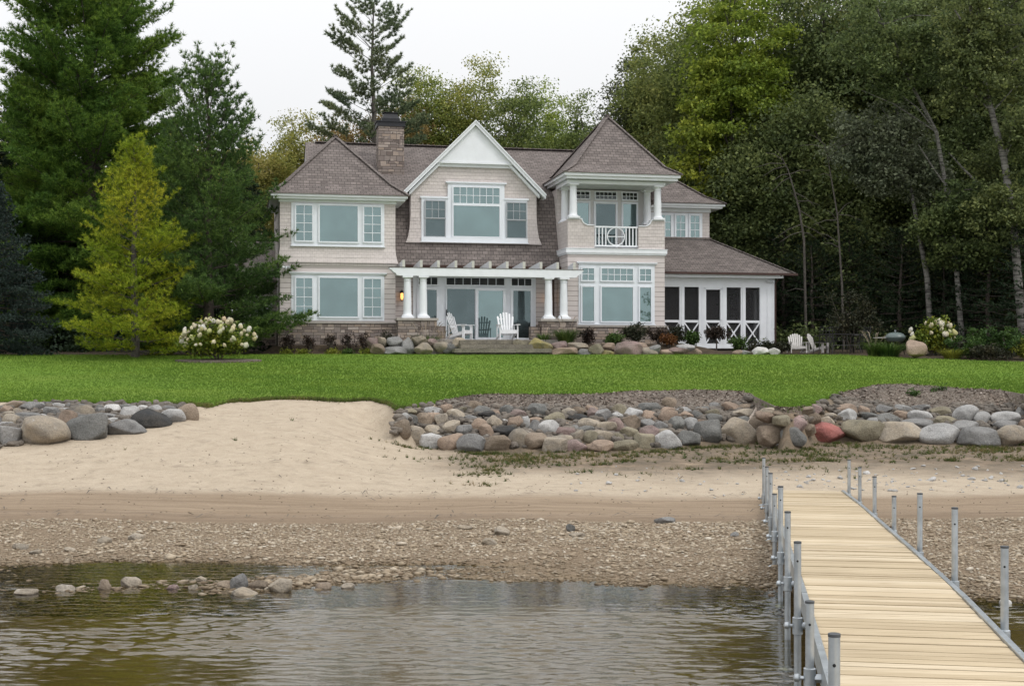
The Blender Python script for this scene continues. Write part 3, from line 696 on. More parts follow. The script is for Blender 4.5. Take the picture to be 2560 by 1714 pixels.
fl = MB(); fl.lathe([(.03, 0), (.05, .05), (.05, .11)], (.22, -.09, 5.78), 10); fl.tube([(.22, -.01, 5.83), (.22, -.10, 5.83)], .02, 6); fl.tube([(.16, -.10, 5.86), (.06, -.17, 5.84)], [.03, .055], 10); fl.tube([(.28, -.10, 5.86), (.38, -.17, 5.84)], [.03, .055], 10)
hb(fl, 'flood_light', M_white)

# --- low annex behind the left wing
wall_box('wall', M_clap, -1.35, -.012, 4.5, 9, 3.72, 5.6); hb(MB().box(-1.4, -.08, 4.44, 9, 2.3, 3.70), 'stone_base', M_stone)
trim(-.9, -.2, 3.66, 4.62, 4.5); window(-.8, -.3, 3.74, 4.52, 4.47, 2, 2)
an = MB(); an.prism([(4.1, 5.55), (4.1, 5.63), (9.0, 7.6), (9.0, 7.4)], 'x', -1.7, -.014); hb(an, 'roof', M_roof)

# --- centre: recessed wall with sliding doors below the big roof
wall_box('wall', M_clap, 4.37, 11.0, 1.8, 9.9, 2.6, 6.05)
for (u0, u1) in ((4.37, 5.19), (10.12, 11.0)): hb(MB().box(u0, u1, 1.73, 1.79, 2.6, 3.82), 'stone_base', M_stone)
tp = MB().box(5.19, 10.12, 1.75, 1.80, 3.16, 5.80); hb(tp, 'door_trim', M_trim)
V = 1.75
window(5.36, 6.20, 5.33, 5.70, V, 3, 1, M_glassblk, .05); window(6.46, 8.88, 5.33, 5.70, V, 7, 1, M_glassblk, .05); window(9.08, 9.98, 5.33, 5.70, V, 3, 1, M_glassblk, .05)
window(5.34, 6.22, 3.22, 5.27, V, 1, 1, M_glassdk, .10)
o = window(6.48, 7.69, 3.20, 5.27, V, 1, 1, M_glassdk, .05, 'sliding_screen_door'); hb(MB().box(6.49, 6.54, V - .09, V - .058, 4.15, 4.4), 'handle', M_black, o)
o = window(7.66, 8.88, 3.20, 5.27, V - .06, 1, 1, M_glass, .11, 'sliding_glass_door')
o = window(9.09, 10.0, 3.20, 5.27, V, 1, 1, M_glassdk, .10, 'side_door')
for u in (4.74, 10.56):
    l = MB(); l.box(u - .05, u + .05, 1.74, 1.80, 4.88, 5.06); l.beam((u, 1.76, 5.08), (u, 1.66, 5.14), .03, .03); l.lathe([(.012, .11), (.075, .07), (.09, .0)], (u, 1.63, 5.03), 8)
    l.lathe([(.05, 0), (.03, -.04)], (u, 1.63, 4.76), 8)
    for k in range(4): a = k * 1.571 + .78; l.tube([(u + .07 * math.cos(a), 1.63 + .07 * math.sin(a), 5.03), (u + .045 * math.cos(a), 1.63 + .045 * math.sin(a), 4.76)], .006, 4)
    lo = hb(l, 'wall_lantern', M_black); hb(MB().lathe([(.035, 4.77), (.06, 4.86), (.062, 5.02)], (u, 1.63, 0), 10), 'lamp_glass', M_lamp, lo, smooth=True)
hb(MB().tube([(10.78, 1.5, 2.7), (10.78, 1.5, 5.7), (10.74, 1.2, 6.0)], .045, 8), 'downspout', M_copper)

# --- main roof: kicked eave, steep lower slope, shallow upper slope
pr = [(1.16, 6.04), (1.41, 6.46), (1.62, 6.99), (1.9, 7.75), (2.3, 9.0), (6.0, 11.5), (10.4, 8.9)]
mr = MB()
def strip_roof(mb, prof, u0, u1):
    for (a, z1), (b, z2) in zip(prof[:-1], prof[1:]): mb.poly((u0, a, z1), (u1, a, z1), (u1, b, z2), (u0, b, z2))
strip_roof(mr, pr[:5], 4.30, 11.04); strip_roof(mr, pr[4:7], 1.2, 15.6)
mr.poly((4.31, 1.16, 6.035), (4.31, 1.8, 6.035), (11.03, 1.8, 6.035), (11.03, 1.16, 6.035))
mainroof = hb(mr, 'roof', M_roof)
rc = MB()
for i in range(58): rc.beam((1.6 + i * .24, 6.0, 11.515), (1.6 + i * .24 + .27, 6.0, 11.535), .30, .03)
hb(rc, 'ridge_cap', M_roof, mainroof)
g = MB()
g.prism([(1.05, 5.99), (1.16, 5.99), (1.16, 6.10), (1.13, 6.10), (1.13, 6.02), (1.08, 6.02), (1.07, 6.10), (1.04, 6.10)], 'x', 4.32, 11.0); hb(g, 'gutter', M_copper)
wall_box('wall', M_shingle, .02, 15.0, 7.0, 10.2, 2.4, 8.75)
ge = MB(); ge.poly((15.58, 2.35, 8.98), (15.58, 10.35, 8.88), (15.58, 6, 11.47)); ge.poly((1.22, 10.35, 8.88), (1.22, 2.35, 8.98), (1.22, 6, 11.47)); hb(ge, 'gable_end', M_shingle)

# --- chimney
ch = MB().box(4.03, 5.07, 3.7, 4.55, 9.2, 11.88); cho = hb(ch, 'chimney', M_stone, mainroof)
hb(MB().box(3.98, 5.12, 3.65, 4.6, 11.88, 12.06).box(3.94, 5.16, 3.61, 4.64, 12.06, 12.10), 'chimney_cap', M_black, cho)
hd = MB(); 
for h0, z0, h1, z1 in ((.37, 12.10, .37, 12.24), (.37, 12.24, .30, 12.33), (.30, 12.33, .26, 12.45)):
    c = (4.55, 4.12); a = [(c[0] + sx * h0, c[1] + sy * h0 * .85, z0) for sx, sy in ((-1, -1), (1, -1), (1, 1), (-1, 1))]; b = [(c[0] + sx * h1, c[1] + sy * h1 * .85, z1) for sx, sy in ((-1, -1), (1, -1), (1, 1), (-1, 1))]
    hd.add(a + b, [(0, 3, 2, 1), (4, 5, 6, 7), (0, 1, 5, 4), (1, 2, 6, 5), (2, 3, 7, 6), (3, 0, 4, 7)])
hd.box(4.24, 4.86, 3.85, 4.4, 12.47, 12.49); hd.box(4.3, 4.33, 4.1, 4.13, 12.44, 12.48); hd.box(4.77, 4.8, 4.1, 4.13, 12.44, 12.48)
hb(hd, 'chimney_hood', M_black, cho)
hb(MB().box(3.98, 5.12, 3.62, 4.6, 9.2, 9.75), 'chimney_flashing', M_copper, cho)

# --- big dormer with flared shingle face
DU, DVV, DWW = .09, .62, .07
class MBD(MB):
    def build(s, name, m, parent=None, **k):
        s.v = [(a + DU, b + DVV, c + DWW) for a, b, c in s.v]; return MB.build(s, name, m, parent, **k)
DV = 1.02; DB = 6.93
dl = [(5.0, 8.86), (4.99, 8.0), (4.96, 7.6), (4.90, 7.2), (4.79, DB)]
dr = [(10.03, 8.86), (10.04, 8.0), (10.07, 7.6), (10.12, 7.2), (10.23, DB)]
df = MBD()
fo = [0, 0, .02, .05, .10]
for i in range(4):
    df.poly((dl[i + 1][0], DV - fo[i + 1], dl[i + 1][1]), (dr[i + 1][0], DV - fo[i + 1], dr[i + 1][1]), (dr[i][0], DV - fo[i], dr[i][1]), (dl[i][0], DV - fo[i], dl[i][1]))
    df.poly((dl[i + 1][0], 2.6, dl[i + 1][1]), (dl[i + 1][0], DV - fo[i + 1], dl[i + 1][1]), (dl[i][0], DV - fo[i], dl[i][1]), (dl[i][0], 2.6, dl[i][1]))
    df.poly((dr[i + 1][0], DV - fo[i + 1], dr[i + 1][1]), (dr[i + 1][0], 2.6, dr[i + 1][1]), (dr[i][0], 2.6, dr[i][1]), (dr[i][0], DV - fo[i], dr[i][1]))
df.poly((5.0, DV, 8.86), (10.03, DV, 8.86), (8.9, DV, 10.06), (6.15, DV, 10.06))
df.poly((4.79, DV - .1, DB), (4.79, 1.3, DB), (10.23, 1.3, DB), (10.23, DV - .1, DB))
hb(df, 'dormer_wall', M_shingle)
ap = 7.52
RV = .72
def rake_roof(mb, u0, w0, u1, w1, th, v0, v1):
    mb.add([(u0, v0, w0), (u1, v0, w1), (u1, v1, w1), (u0, v1, w0), (u0, v0, w0 - th), (u1, v0, w1 - th), (u1, v1, w1 - th), (u0, v1, w0 - th)],
           [(0, 1, 2, 3), (7, 6, 5, 4), (0, 4, 5, 1), (1, 5, 6, 2), (2, 6, 7, 3), (3, 7, 4, 0)])
sl = 1.005
dm = MBD(); rake_roof(dm, 4.72, 11.70 - sl * (ap - 4.72), ap, 11.70, .06, RV, 6.6); rake_roof(dm, 10.32, 11.70 - sl * (10.32 - ap), ap, 11.70, .06, RV, 6.6)
hb(dm, 'dormer_roof', M_roof)
rk = MBD()
for sg in (-1, 1):
    e = ap + sg * 2.82
    rake_roof(rk, e, 11.72 - sl * 2.82, ap, 11.72, .16, RV - .045, RV - .005)
    rake_roof(rk, e + sg * .02, 11.76 - sl * 2.84, ap, 11.76, .06, RV - .085, RV - .045)
    rake_roof(rk, ap + sg * 2.60, 11.52 - sl * 2.60, ap, 11.52, .14, RV + .12, DV - .012)
    rake_roof(rk, e, 11.60 - sl * 2.82, ap, 11.60, .03, RV, DV + .2)
hb(rk, 'rake_trim', M_white)
hb(MBD().prism([(6.05, 10.10), (8.99, 10.10), (ap, 11.56)], 'y', RV + .10, DV - .005), 'gable_panel', M_white)
hb(MBD().box(5.98, 9.06, RV + .07, DV - .002, 10.05, 10.12).box(6.02, 9.02, RV + .2, DV - .002, 9.93, 10.05), 'gable_trim', M_white)
t = MBD(); th = .04; v = DV
t.box(5.40, 9.66, v - .12, v, 6.98, 7.16); t.box(5.36, 9.70, v - .16, v - .01, 6.95, 6.985)
t.box(5.41, 6.47, v - .06, v, 7.16, 8.68); t.box(5.36, 6.47, v - .10, v, 8.68, 8.75); t.box(6.45, 8.72, v - .07, v, 7.16, 9.26)
t.box(6.42, 8.75, v - .10, v, 9.26, 9.30); t.box(6.37, 8.80, v - .14, v, 9.30, 9.35); t.box(8.70, 9.65, v - .06, v, 7.16, 8.68); t.box(8.70, 9.70, v - .10, v, 8.68, 8.75)
hb(t, 'window_trim', M_trim)
M_sash = plain('grey_sash', (.34, .36, .38), .5, .05)
v += DVV
for a, b in ((5.53 + DU, 6.37 + DU), (8.78 + DU, 9.62 + DU)):
    window(a, b, 7.15 + DWW, 7.90 + DWW, v - .06, 1, 1, M_glassdk, .04, 'window', m=M_sash); window(a, b, 7.88 + DWW, 8.60 + DWW, v - .075, 3, 2, M_glassdk, .04, 'window', m=M_sash)
window(6.62 + DU, 8.56 + DU, 7.16 + DWW, 8.46 + DWW, v - .07, 1, 1, M_glass, .05); window(6.62 + DU, 8.56 + DU, 8.46 + DWW, 9.18 + DWW, v - .07, 7, 2, M_glass, .05)

# --- right tower with open balcony
hb(MB().box(10.93, 15.0, -.07, 5, 2.3, 3.70), 'stone_base', M_stone); hb(MB().box(10.89, 15.04, -.11, 5, 3.70, 3.76), 'stone_sill', M_cap)
wall_box('wall', M_clap, 11.0, 14.93, 0, 7, 3.76, 6.52)
hb(MB().box(10.95, 14.98, -.05, 5, 6.52, 6.58).box(10.92, 15.01, -.08, 5, 6.58, 6.74).box(10.9, 15.03, -.1, 5, 6.74, 6.76), 'band_trim', M_white)
trim(11.43, 14.51, 3.82, 6.14, 0)
for a, b, n in ((11.51, 12.09, 2), (12.29, 13.66, 5), (13.84, 14.40, 2)):
    window(a, b, 5.46, 6.03, -.03, n, 2, M_glass); window(a, b, 3.87, 5.31, -.03)
# parapet, scooped down to the rail
BW0, BWT, BWR = 6.76, 7.88, 7.64
def scoop(u_out, u_in, u_rail):
    pts = [(u_out, BW0), (u_rail, BW0), (u_rail, BWR), (u_in + .28, BWR)]
    for k in range(1, 6): a = k / 6 * math.pi / 2; pts.append((u_in + .28 * (1 - math.sin(a)) if u_in > u_out else u_in + .28, BWR + (BWT - BWR) * (1 - math.cos(a))))
    return pts
pl = [(11.0, BW0), (12.07, BW0), (12.07, BWR), (11.86, BWR)] + [(11.86 - .30 * math.sin(a), BWR + (BWT - BWR) * (1 - math.cos(a))) for a in np.linspace(.2, math.pi / 2, 6)] + [(11.0, BWT)]
prr = [(25.93 - x, z) for x, z in pl]
for q in (pl, prr): hb(MB().prism(q, 'y', 0, .2), 'parapet', M_shingle)
cp = MB()
for q, sg in ((pl, 1), (prr, 1)):
    top = q[2:]
    for a, b in zip(top[:-1], top[1:]): cp.beam((a[0], .1, a[1] + .02), (b[0], .1, b[1] + .02), .28, .035)
hb(cp, 'parapet_cap', M_white)
for u0, u1 in ((11.0, 11.2), (14.73, 14.93)): hb(MB().box(u0, u1, .2, 1.8, BW0, BWT - .02), 'parapet', M_shingle)
hb(MB().box(11.2, 14.73, .2, 1.8, 6.62, 6.80), 'balcony_floor', M_cap)
wall_box('wall', M_shingle, 11.0, 14.93, 1.8, 6.5, 6.76, 9.28)
hb(MB().box(11.22, 14.71, 1.74, 1.8, 6.8, 9.26), 'door_trim', plain('warm_white_paint', (.55, .54, .53), .5, .04))
V = 1.74
window(11.74, 12.36, 8.86, 9.22, V, 3, 2, M_glassblk, .045); window(11.74, 12.36, 6.9, 8.80, V, 1, 1, M_glass, .07)
window(12.54, 13.48, 8.86, 9.22, V, 5, 2, M_glassblk, .045); window(12.50, 13.50, 6.86, 8.80, V, 1, 1, M_glassdk, .09, 'balcony_door')
window(13.66, 14.36, 8.86, 9.22, V, 4, 2, M_glassblk, .045); window(13.66, 14.36, 6.9, 8.80, V, 1, 1, M_glass, .07)
def column(u, v, w0, w1, r0, r1, name='column', parent=None, off=OH):
    c = MB(); r = r0
    c.box(u - r * 1.5, u + r * 1.5, v - r * 1.5, v + r * 1.5, w0, w0 + .07)
    c.lathe([(r * 1.46, .07), (r * 1.44, .10), (r * 1.12, .135), (r * 1.03, .17), (r, .30), (r * .99, (w1 - w0) * .4), (r1, w1 - w0 - .19), (r1 * 1.12, w1 - w0 - .18), (r1 * 1.12, w1 - w0 - .155), (r1 * 1.02, w1 - w0 - .145), (r1 * 1.05, w1 - w0 - .09), (r1 * 1.3, w1 - w0 - .055)], (u, v, w0), 24)
    c.box(u - r1 * 1.45, u + r1 * 1.45, v - r1 * 1.45, v + r1 * 1.45, w1 - .055, w1)
    return c.build(name, M_white, parent or house, True, off)
for u in (11.25, 14.68):
    column(u, .12, BWT + .038, 9.26, .150, .130); column(u, 1.5, BWT - .02, 9.26, .150, .130)
hb(MB().box(10.98, 11.5, -.02, 1.9, 9.26, 9.40).box(11.5, 14.43, -.02, .3, 9.26, 9.40).box(14.43, 14.95, -.02, 1.9, 9.26, 9.40), 'frieze_trim', M_white)
hb(MB().box(11.5, 14.43, .3, 1.8, 9.30, 9.33), 'balcony_ceiling', M_white)
eave(10.78, 15.45, -.42, 4.25, 9.66, .24)
hip('roof', 10.75, 15.50, -.46, 4.29, 9.665, 12.28, 13.12, 13.13, 1.91, 1.92, .3)
rl = MB(); rl.box(12.075, 13.855, .06, .13, 7.58, 7.64); rl.box(12.075, 13.855, .07, .12, 6.84, 6.90)
for k in range(13):
    u = 12.14 + k * (13.79 - 12.14) / 12
    if abs(u - 12.965) > .36: rl.box(u - .022, u + .022, .075, .115, 6.90, 7.58)
ring = [(12.965 + .345 * math.cos(a), .095, 7.24 + .345 * math.sin(a)) for a in np.linspace(0, 2 * math.pi, 33)]
rl.tube(ring, .024, 6); rl.box(12.62, 13.31, .078, .112, 7.225, 7.255); rl.box(12.95, 12.98, .08, .11, 6.9, 7.58)
hb(rl, 'balcony_railing', M_white)

# --- block behind the tower and its roof
wall_box('wall', M_shingle, 13.0, 18.35, 4.3, 9, 6.5, 8.9)
trim(15.7, 18.02, 7.58, 8.72, 4.3, .03, False)
for a, b in ((16.0, 16.66), (16.76, 17.30), (17.40, 17.94)): window(a, b, 7.62, 8.68, 4.27, 2, 3, fw=.07)
hb(MB().box(13.1, 18.40, 4.25, 9, 8.76, 8.9), 'frieze_trim', M_white)
eave(13.2, 18.88, 3.8, 9.4, 9.10, .2)
hip('roof', 13.0, 18.92, 3.76, 9.44, 9.105, 11.3, 15.84, 15.86, 6.6, 6.61, .22)

# --- screened porch
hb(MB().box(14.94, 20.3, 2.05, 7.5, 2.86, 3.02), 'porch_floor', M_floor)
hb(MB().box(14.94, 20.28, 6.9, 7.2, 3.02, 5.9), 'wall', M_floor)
hb(MB().box(14.95, 20.33, 1.98, 7.5, 5.84, 5.90), 'porch_ceiling', M_white)
pf = MB(); fv0, fv1 = 1.96, 2.10
ops = [(15.52, 16.21), (16.42, 17.04), (17.35, 17.97), (18.25, 18.87), (19.08, 19.70)]
pf.box(14.94, 20.34, fv0, fv1, 5.42, 5.84); pf.box(14.94, 20.34, fv0 - .012, fv1, 2.98, 3.10); pf.box(14.94, 20.34, fv0 - .03, fv1 - .01, 2.9, 2.98)
e = 14.94
for a, b in ops + [(20.34, None)]:
    pf.box(e, a, fv0 + .001, fv1, 3.10, 5.42)
    e = b
for u in (16.315, 17.07, 17.2, 18.11, 18.97, 20.05): pf.box(u - .03, u + .03, fv0 - .02, fv0, 3.10, 5.42)
pf.box(20.24, 20.36, fv0 - .02, fv0 + .10, 2.95, 5.84); pf.box(19.72, 19.76, fv0 - .01, fv0, 3.1, 5.42)
pf.box(20.20, 20.34, 2.1, 7.4, 5.42, 5.84); pf.box(20.20, 20.34, 2.1, 7.4, 2.95, 3.1)
for vv in (3.8, 5.6, 7.3): pf.box(20.2, 20.34, vv, vv + .14, 3.1, 5.42)
hb(pf, 'porch_front', M_white)
for i, (a, b) in enumerate(ops):
    s = MB(); vv = fv0 + .03
    s.box(a, b, vv - .02, vv + .02, 3.96, 4.06)
    c = ((a + b) / 2, 3.53)
    s.beam((a, vv, 3.10), (b, vv, 3.96), .045, .05); s.beam((a, vv + .004, 3.96), (b, vv + .004, 3.10), .045, .05); s.tube([(c[0], vv - .03, c[1]), (c[0], vv + .03, c[1])], .05, 8)
    if i == 2:
        s.box(a - .09, a, vv - .045, vv, 3.1, 5.40); s.box(b, b + .09, vv - .045, vv, 3.1, 5.40); s.box(a - .09, b + .09, vv - .045, vv, 5.32, 5.42); s.box(b + .03, b + .06, vv - .09, vv - .045, 4.05, 4.12)
        so = hb(s, 'screen_door', M_white)
    else: so = hb(s, 'screen_panel', M_white)
    hb(MB().poly((a, fv0 + .075, 3.10), (b, fv0 + .075, 3.10), (b, fv0 + .075, 5.42), (a, fv0 + .075, 5.42)), 'screen_mesh', M_screen, so)
hb(MB().poly((20.27, 2.1, 3.1), (20.27, 7.4, 3.1), (20.27, 7.4, 5.42), (20.27, 2.1, 5.42)), 'screen_mesh', M_screen)
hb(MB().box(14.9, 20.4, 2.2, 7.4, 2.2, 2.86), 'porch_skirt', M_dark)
po = MB()
e0, e1 = (14.94, 1.52, 5.98), (21.12, 1.52, 5.98)
po.poly(e0, e1, (18.36, 4.3, 7.62), (14.94, 4.3, 7.62)); po.poly(e1, (21.12, 9.0, 5.98), (18.36, 9.0, 7.62), (18.36, 4.3, 7.62)); po.poly((14.94, 1.52, 5.97), (14.94, 9, 5.97), (21.12, 9, 5.97), (21.12, 1.52, 5.97))
pro = hb(po, 'porch_roof', M_roof)
cp = MB(); p, q = Vector(e1), Vector((18.36, 4.3, 7.62)); n = 20
for s in range(n): cp.beam(p + (q - p) * s / n + Vector((0, 0, .012)), p + (q - p) * (s + 1.25) / n + Vector((0, 0, .03)), .2, .02)
cp.box(14.95, 18.4, 4.2, 4.29, 7.58, 7.68)
hb(cp, 'ridge_cap', M_roof, pro)
g = MB(); g.box(14.95, 21.12, 1.45, 1.54, 5.91, 6.0); g.box(21.11, 21.18, 1.46, 8.9, 5.91, 6.0); g.tube([(20.38, 1.93, 3.0), (20.38, 1.93, 5.6), (20.5, 1.6, 5.93)], .04, 8); hb(g, 'gutter', M_copper)
hb(MB().box(14.96, 20.6, 1.6, 2.0, 5.80, 5.93), 'soffit', M_white)
fl = MB(); fl.lathe([(.03, 0), (.05, .05), (.05, .1)], (20.15, 1.90, 5.62), 10); fl.tube([(20.1, 1.9, 5.7), (20.02, 1.84, 5.68)], [.03, .055], 10); fl.tube([(20.2, 1.9, 5.7), (20.28, 1.84, 5.68)], [.03, .055], 10); hb(fl, 'flood_light', M_white)

# ------------------------------------------------------------------ pergola, patio and steps
pg = thing('pergola', (HX, HY, HZ), HA, 'white pergola with paired round columns on stone piers in front of the sliding doors', 'pergola')
def gb(mb, name, m, parent=None, **k): return mb.build(name, m, parent or pg, off=OH, **k)
for a, b in ((4.27, 5.72), (9.72, 11.08)):
    s = gb(MB().box(a, b, -1.12, -.44, 2.45, 3.88), 'stone_pier', M_stone); gb(MB().box(a - .05, b + .05, -1.17, -.39, 3.88, 3.965), 'pier_cap', M_cap, s)
gb(MB().box(5.74, 6.08, -.9, -.5, 2.45, 3.68), 'stone_pier', M_stone); gb(MB().box(9.35, 9.70, -.9, -.5, 2.45, 3.68), 'stone_pier', M_stone)
for u in (4.66, 5.25, 10.05, 10.65): column(u, -.78, 3.967, 5.535, .150, .130, 'column', pg)
for v0, v1 in ((-.95, -.85), (-.71, -.61)):
    bm = MB(); bm.prism([(3.98, 5.84), (3.98, 5.78), (4.06, 5.75), (4.10, 5.69), (4.22, 5.62), (4.24, 5.56), (4.36, 5.54), (11.02, 5.54), (11.14, 5.56), (11.16, 5.62), (11.28, 5.69), (11.30, 5.75), (11.38, 5.78), (11.38, 5.84)], 'y', v0, v1); gb(bm, 'beam', M_white)
gb(MB().box(3.97, 11.39, -.97, -.59, 5.842, 5.855), 'beam_cap', M_copper)
for k in range(11):
    u = 4.50 + .652 * k; r = MB(); vback = 1.03 if 4.45 < u < 10.92 else -.12
    r.prism([(-.98, 5.857), (-.98, 6.12), (vback, 6.03), (vback, 5.857)], 'x', u - .045, u + .045)
    ro = gb(r, 'rafter', M_white)
    gb(MB().box(u - .05, u + .05, -.987, -.982, 5.86, 6.12), 'rafter_end', plain('greyer_end', (.50, .49, .45), .7, .1) if k == 0 else bpy.data.materials['greyer_end'], ro)  # end faces have a greyer tone than the rest of the rafter
pt = MB(); pt.prism([(-1.95, 2.5), (-1.95, 3.165), (1.72, 3.165), (1.72, 2.5)], 'x', 5.3, 10.3)
M_patio = stone_mat('patio_stone', [(.22, .20, .18), (.28, .26, .23), (.33, .30, .27)], (.12, .11, .1), .7, .5)
pto = tag(pt.build('patio', M_patio, None), kind='structure'); pto.location = (HX, HY, 0); pto.rotation_euler = (0, 0, HA)
M_step = rock_mat('step_stone', (.25, .225, .175), (.18, .165, .135), .3, (.3, .28, .2))
STEP_LAB = ['topmost mossy stone slab step below the patio', 'middle stone slab step between the top and the lawn step', 'lowest stone slab step, widest, at the edge of the lawn']
for k, (u0, u1, va, zt) in enumerate(((6.35, 8.98, -2.30, 3.13), (6.32, 9.16, -2.62, 2.975), (6.05, 9.62, -2.95, 2.82))):
    s = MB(); cu = (u0 + u1) / 2
    n = 14; prof = []
    for side in (0, 1):
        for i in range(n):
            t = i / (n - 1); uu = (u0 + (u1 - u0) * t) if side == 0 else (u1 - (u1 - u0) * t)
            prof.append((uu - cu, (-.28 if side == 0 else .28) + R.uniform(-.035, .035)))
    s.prism(prof, 'z', -.145, -.02); s.prism([(x * .985, y * .96) for x, y in prof], 'z', -.02, 0); s.prism([(x * .94, y * .6 + .1) for x, y in prof], 'z', -.32, -.146)
    o = s.build('stone_step', M_step); o.location = hp(cu, va, zt); o.rotation_euler = (0, 0, HA); tag(o, STEP_LAB[k], 'step', 'stone steps up to the patio')
# ------------------------------------------------------------------ boulders
import bmesh
def ico(sub):
    bm = bmesh.new(); bmesh.ops.create_icosphere(bm, subdivisions=sub, radius=1.0)
    v = np.array([p.co[:] for p in bm.verts]); f = np.array([[x.index for x in q.verts] for q in bm.faces]); bm.free(); return v, f
ICO1, ICO2, ICO4 = ico(1), ico(2), ico(4)
def rock_verts(seed, base=None, flat=.5, cuts=14):
    """a weathered stone: a rounded body flattened by random cleavage planes, with knobbly relief"""
    r = np.random.default_rng(seed); v = (ICO4 if base is None else base)[0].copy()
    v = np.sign(v) * np.abs(v) ** .88; v /= np.abs(v).max(0)
    for k in range(cuts):
        n = r.normal(size=3); n /= np.linalg.norm(n); d = r.uniform(.58, .92)
        h = v @ n; ov = np.maximum(0, h - d); v -= np.outer(ov * r.uniform(.75, 1.0), n)
    u = v / np.linalg.norm(v, axis=1)[:, None]; o = 0
    for k in range(10):
        a = r.normal(size=3) * r.uniform(1.2, 4.5); o = o + np.sin(u @ a + r.uniform(0, 6.28)) / (1.5 + np.linalg.norm(a))
    v *= (1 + .10 * o)[:, None]
    hi = 0
    for k in range(14):
        a = r.normal(size=3) * r.uniform(6, 16); hi = hi + np.sin(u @ a + r.uniform(0, 6.28)) / np.linalg.norm(a)
    v *= (1 + .035 * hi)[:, None]
    v -= (v.max(0) + v.min(0)) / 2; v /= (v.max(0) - v.min(0)) / 2
    return v
SEED = [100]
def boulder(name, p, w, h, d, colour, label, group, cat='boulder', rz=0.0, cuts=14):
    SEED[0] += 1; v = rock_verts(SEED[0], cuts=cuts) * (w / 2, d / 2, h / 2)
    o = np_ob(name, v, ICO4[1], ROCK[colour], smooth=True); o.location = p; o.rotation_euler = (R.uniform(-.06, .06), R.uniform(-.09, .09), rz)
    return tag(o, label, cat, group)
CC = dict(G='grey', L='pale grey', D='dark grey', K='black', T='tan', B='brown', R='rust', P='pinkish', O='olive', X='red', W='white', Y='mossy yellow', M='maroon')
ORD = ['first', 'second', 'third', 'fourth', 'fifth', 'sixth', 'seventh', 'eighth', 'ninth', 'tenth', 'eleventh', 'twelfth', 'thirteenth', 'fourteenth', 'fifteenth', 'sixteenth', 'seventeenth', 'eighteenth', 'nineteenth']
ORD += ['twentieth'] + ['twenty-' + o for o in ORD[:9]] + ['thirtieth'] + ['thirty-' + o for o in ORD[:9]] + ['fortieth'] + ['forty-' + o for o in ORD[:9]]
wallA = """120 370 125 120 B;222 415 145 120 T;330 462 150 110 L;465 465 165 110 R;610 478 185 130 G;788 472 170 115 B;945 437 145 125 T;1065 460 170 110 B;1190 490 155 110 T;1335 490 140 85 P;1500 495 175 85 R;1665 487 190 80 O;1820 455 135 105 O;1980 450 175 125 L;2115 440 155 110 D;2255 400 170 155 D;
355 385 135 75 T;470 362 120 95 T;565 388 115 85 G;660 357 110 110 R;712 393 98 105 R;845 385 170 70 K;1145 370 135 110 L;1050 365 80 100 G;1258 393 135 70 M;1362 420 95 80 T;1440 430 90 90 O;1520 418 150 75 T;1635 427 85 55 O;1713 408 125 95 O;1845 390 125 80 P;1950 400 105 60 T;1235 440 150 55 T;
275 310 120 95 B;345 300 90 80 R;400 315 85 95 T;500 275 135 80 T;603 305 95 60 G;765 325 105 90 T;838 325 50 45 L;915 330 120 85 R;990 330 50 90 L;1050 310 95 45 R;1185 295 135 75 O;1275 338 110 45 R;1425 330 145 65 T;1410 372 110 50 D;1330 365 60 45 G;1550 360 130 75 T;1607 348 115 100 M;1725 335 115 110 B;1840 337 120 65 G;1930 355 90 75 G;2040 340 110 105 D;2138 347 90 105 L;2205 340 70 70 R;
170 250 110 45 O;150 290 85 60 L;190 300 80 65 D;335 245 115 60 L;430 235 90 70 R;535 235 85 40 O;625 220 105 85 B;680 250 110 80 D;715 275 110 60 K;775 265 65 50 R;855 240 90 70 D;935 270 105 65 P;1070 245 120 100 D;1280 252 90 60 T;1365 245 90 60 B;1440 240 90 65 R;1460 265 75 85 P;1345 290 130 50 K;1525 280 110 90 G;1620 280 95 55 L;1645 240 105 80 O;1735 265 120 80 L;1850 225 135 70 D;1855 277 130 65 R;1987 195 90 85 B;1975 250 105 60 R;1980 290 120 90 R;2085 240 110 45 L;2100 280 100 65 R;2185 275 85 65 D;2210 235 100 40 D;2300 210 75 50 G;2290 265 90 65 O;2300 300 100 70 D"""
wallB = """400 380 260 165 T;620 405 165 125 B;775 412 160 110 D;985 392 240 135 X;1245 380 270 150 O;1500 395 285 140 T;1765 402 260 135 L;2030 425 250 135 G;2240 420 200 150 T;665 457 60 25 L;545 335 140 100 B;
800 320 120 90 P;860 370 130 80 B;895 293 115 95 B;995 310 105 65 T;690 305 110 70 O;590 275 135 75 R;425 260 155 65 T;410 312 120 70 D;650 258 140 40 B;595 235 85 35 T;340 215 110 70 R;455 215 110 50 B;840 240 120 55 B;915 228 95 65 P;1130 230 140 75 R;1135 275 130 90 L;1010 272 100 40 T;1250 240 80 65 R;1300 280 120 60 D;1300 330 110 80 G;1390 228 105 65 G;1410 295 150 75 D;1500 270 90 65 R;1515 228 110 65 G;1640 225 125 60 G;1640 280 145 90 L;1590 330 220 75 G;1410 345 100 55 T;1790 245 160 70 O;1800 310 150 70 O;1945 270 155 125 L;2060 295 110 95 L;2210 290 185 90 L;1950 345 180 80 G;2210 335 160 70 G;2330 255 80 80 G;2345 345 70 85 R;2420 410 190 140 G;2450 330 150 90 T;2430 275 120 70 D;2560 400 170 130 L;2570 310 130 90 B"""
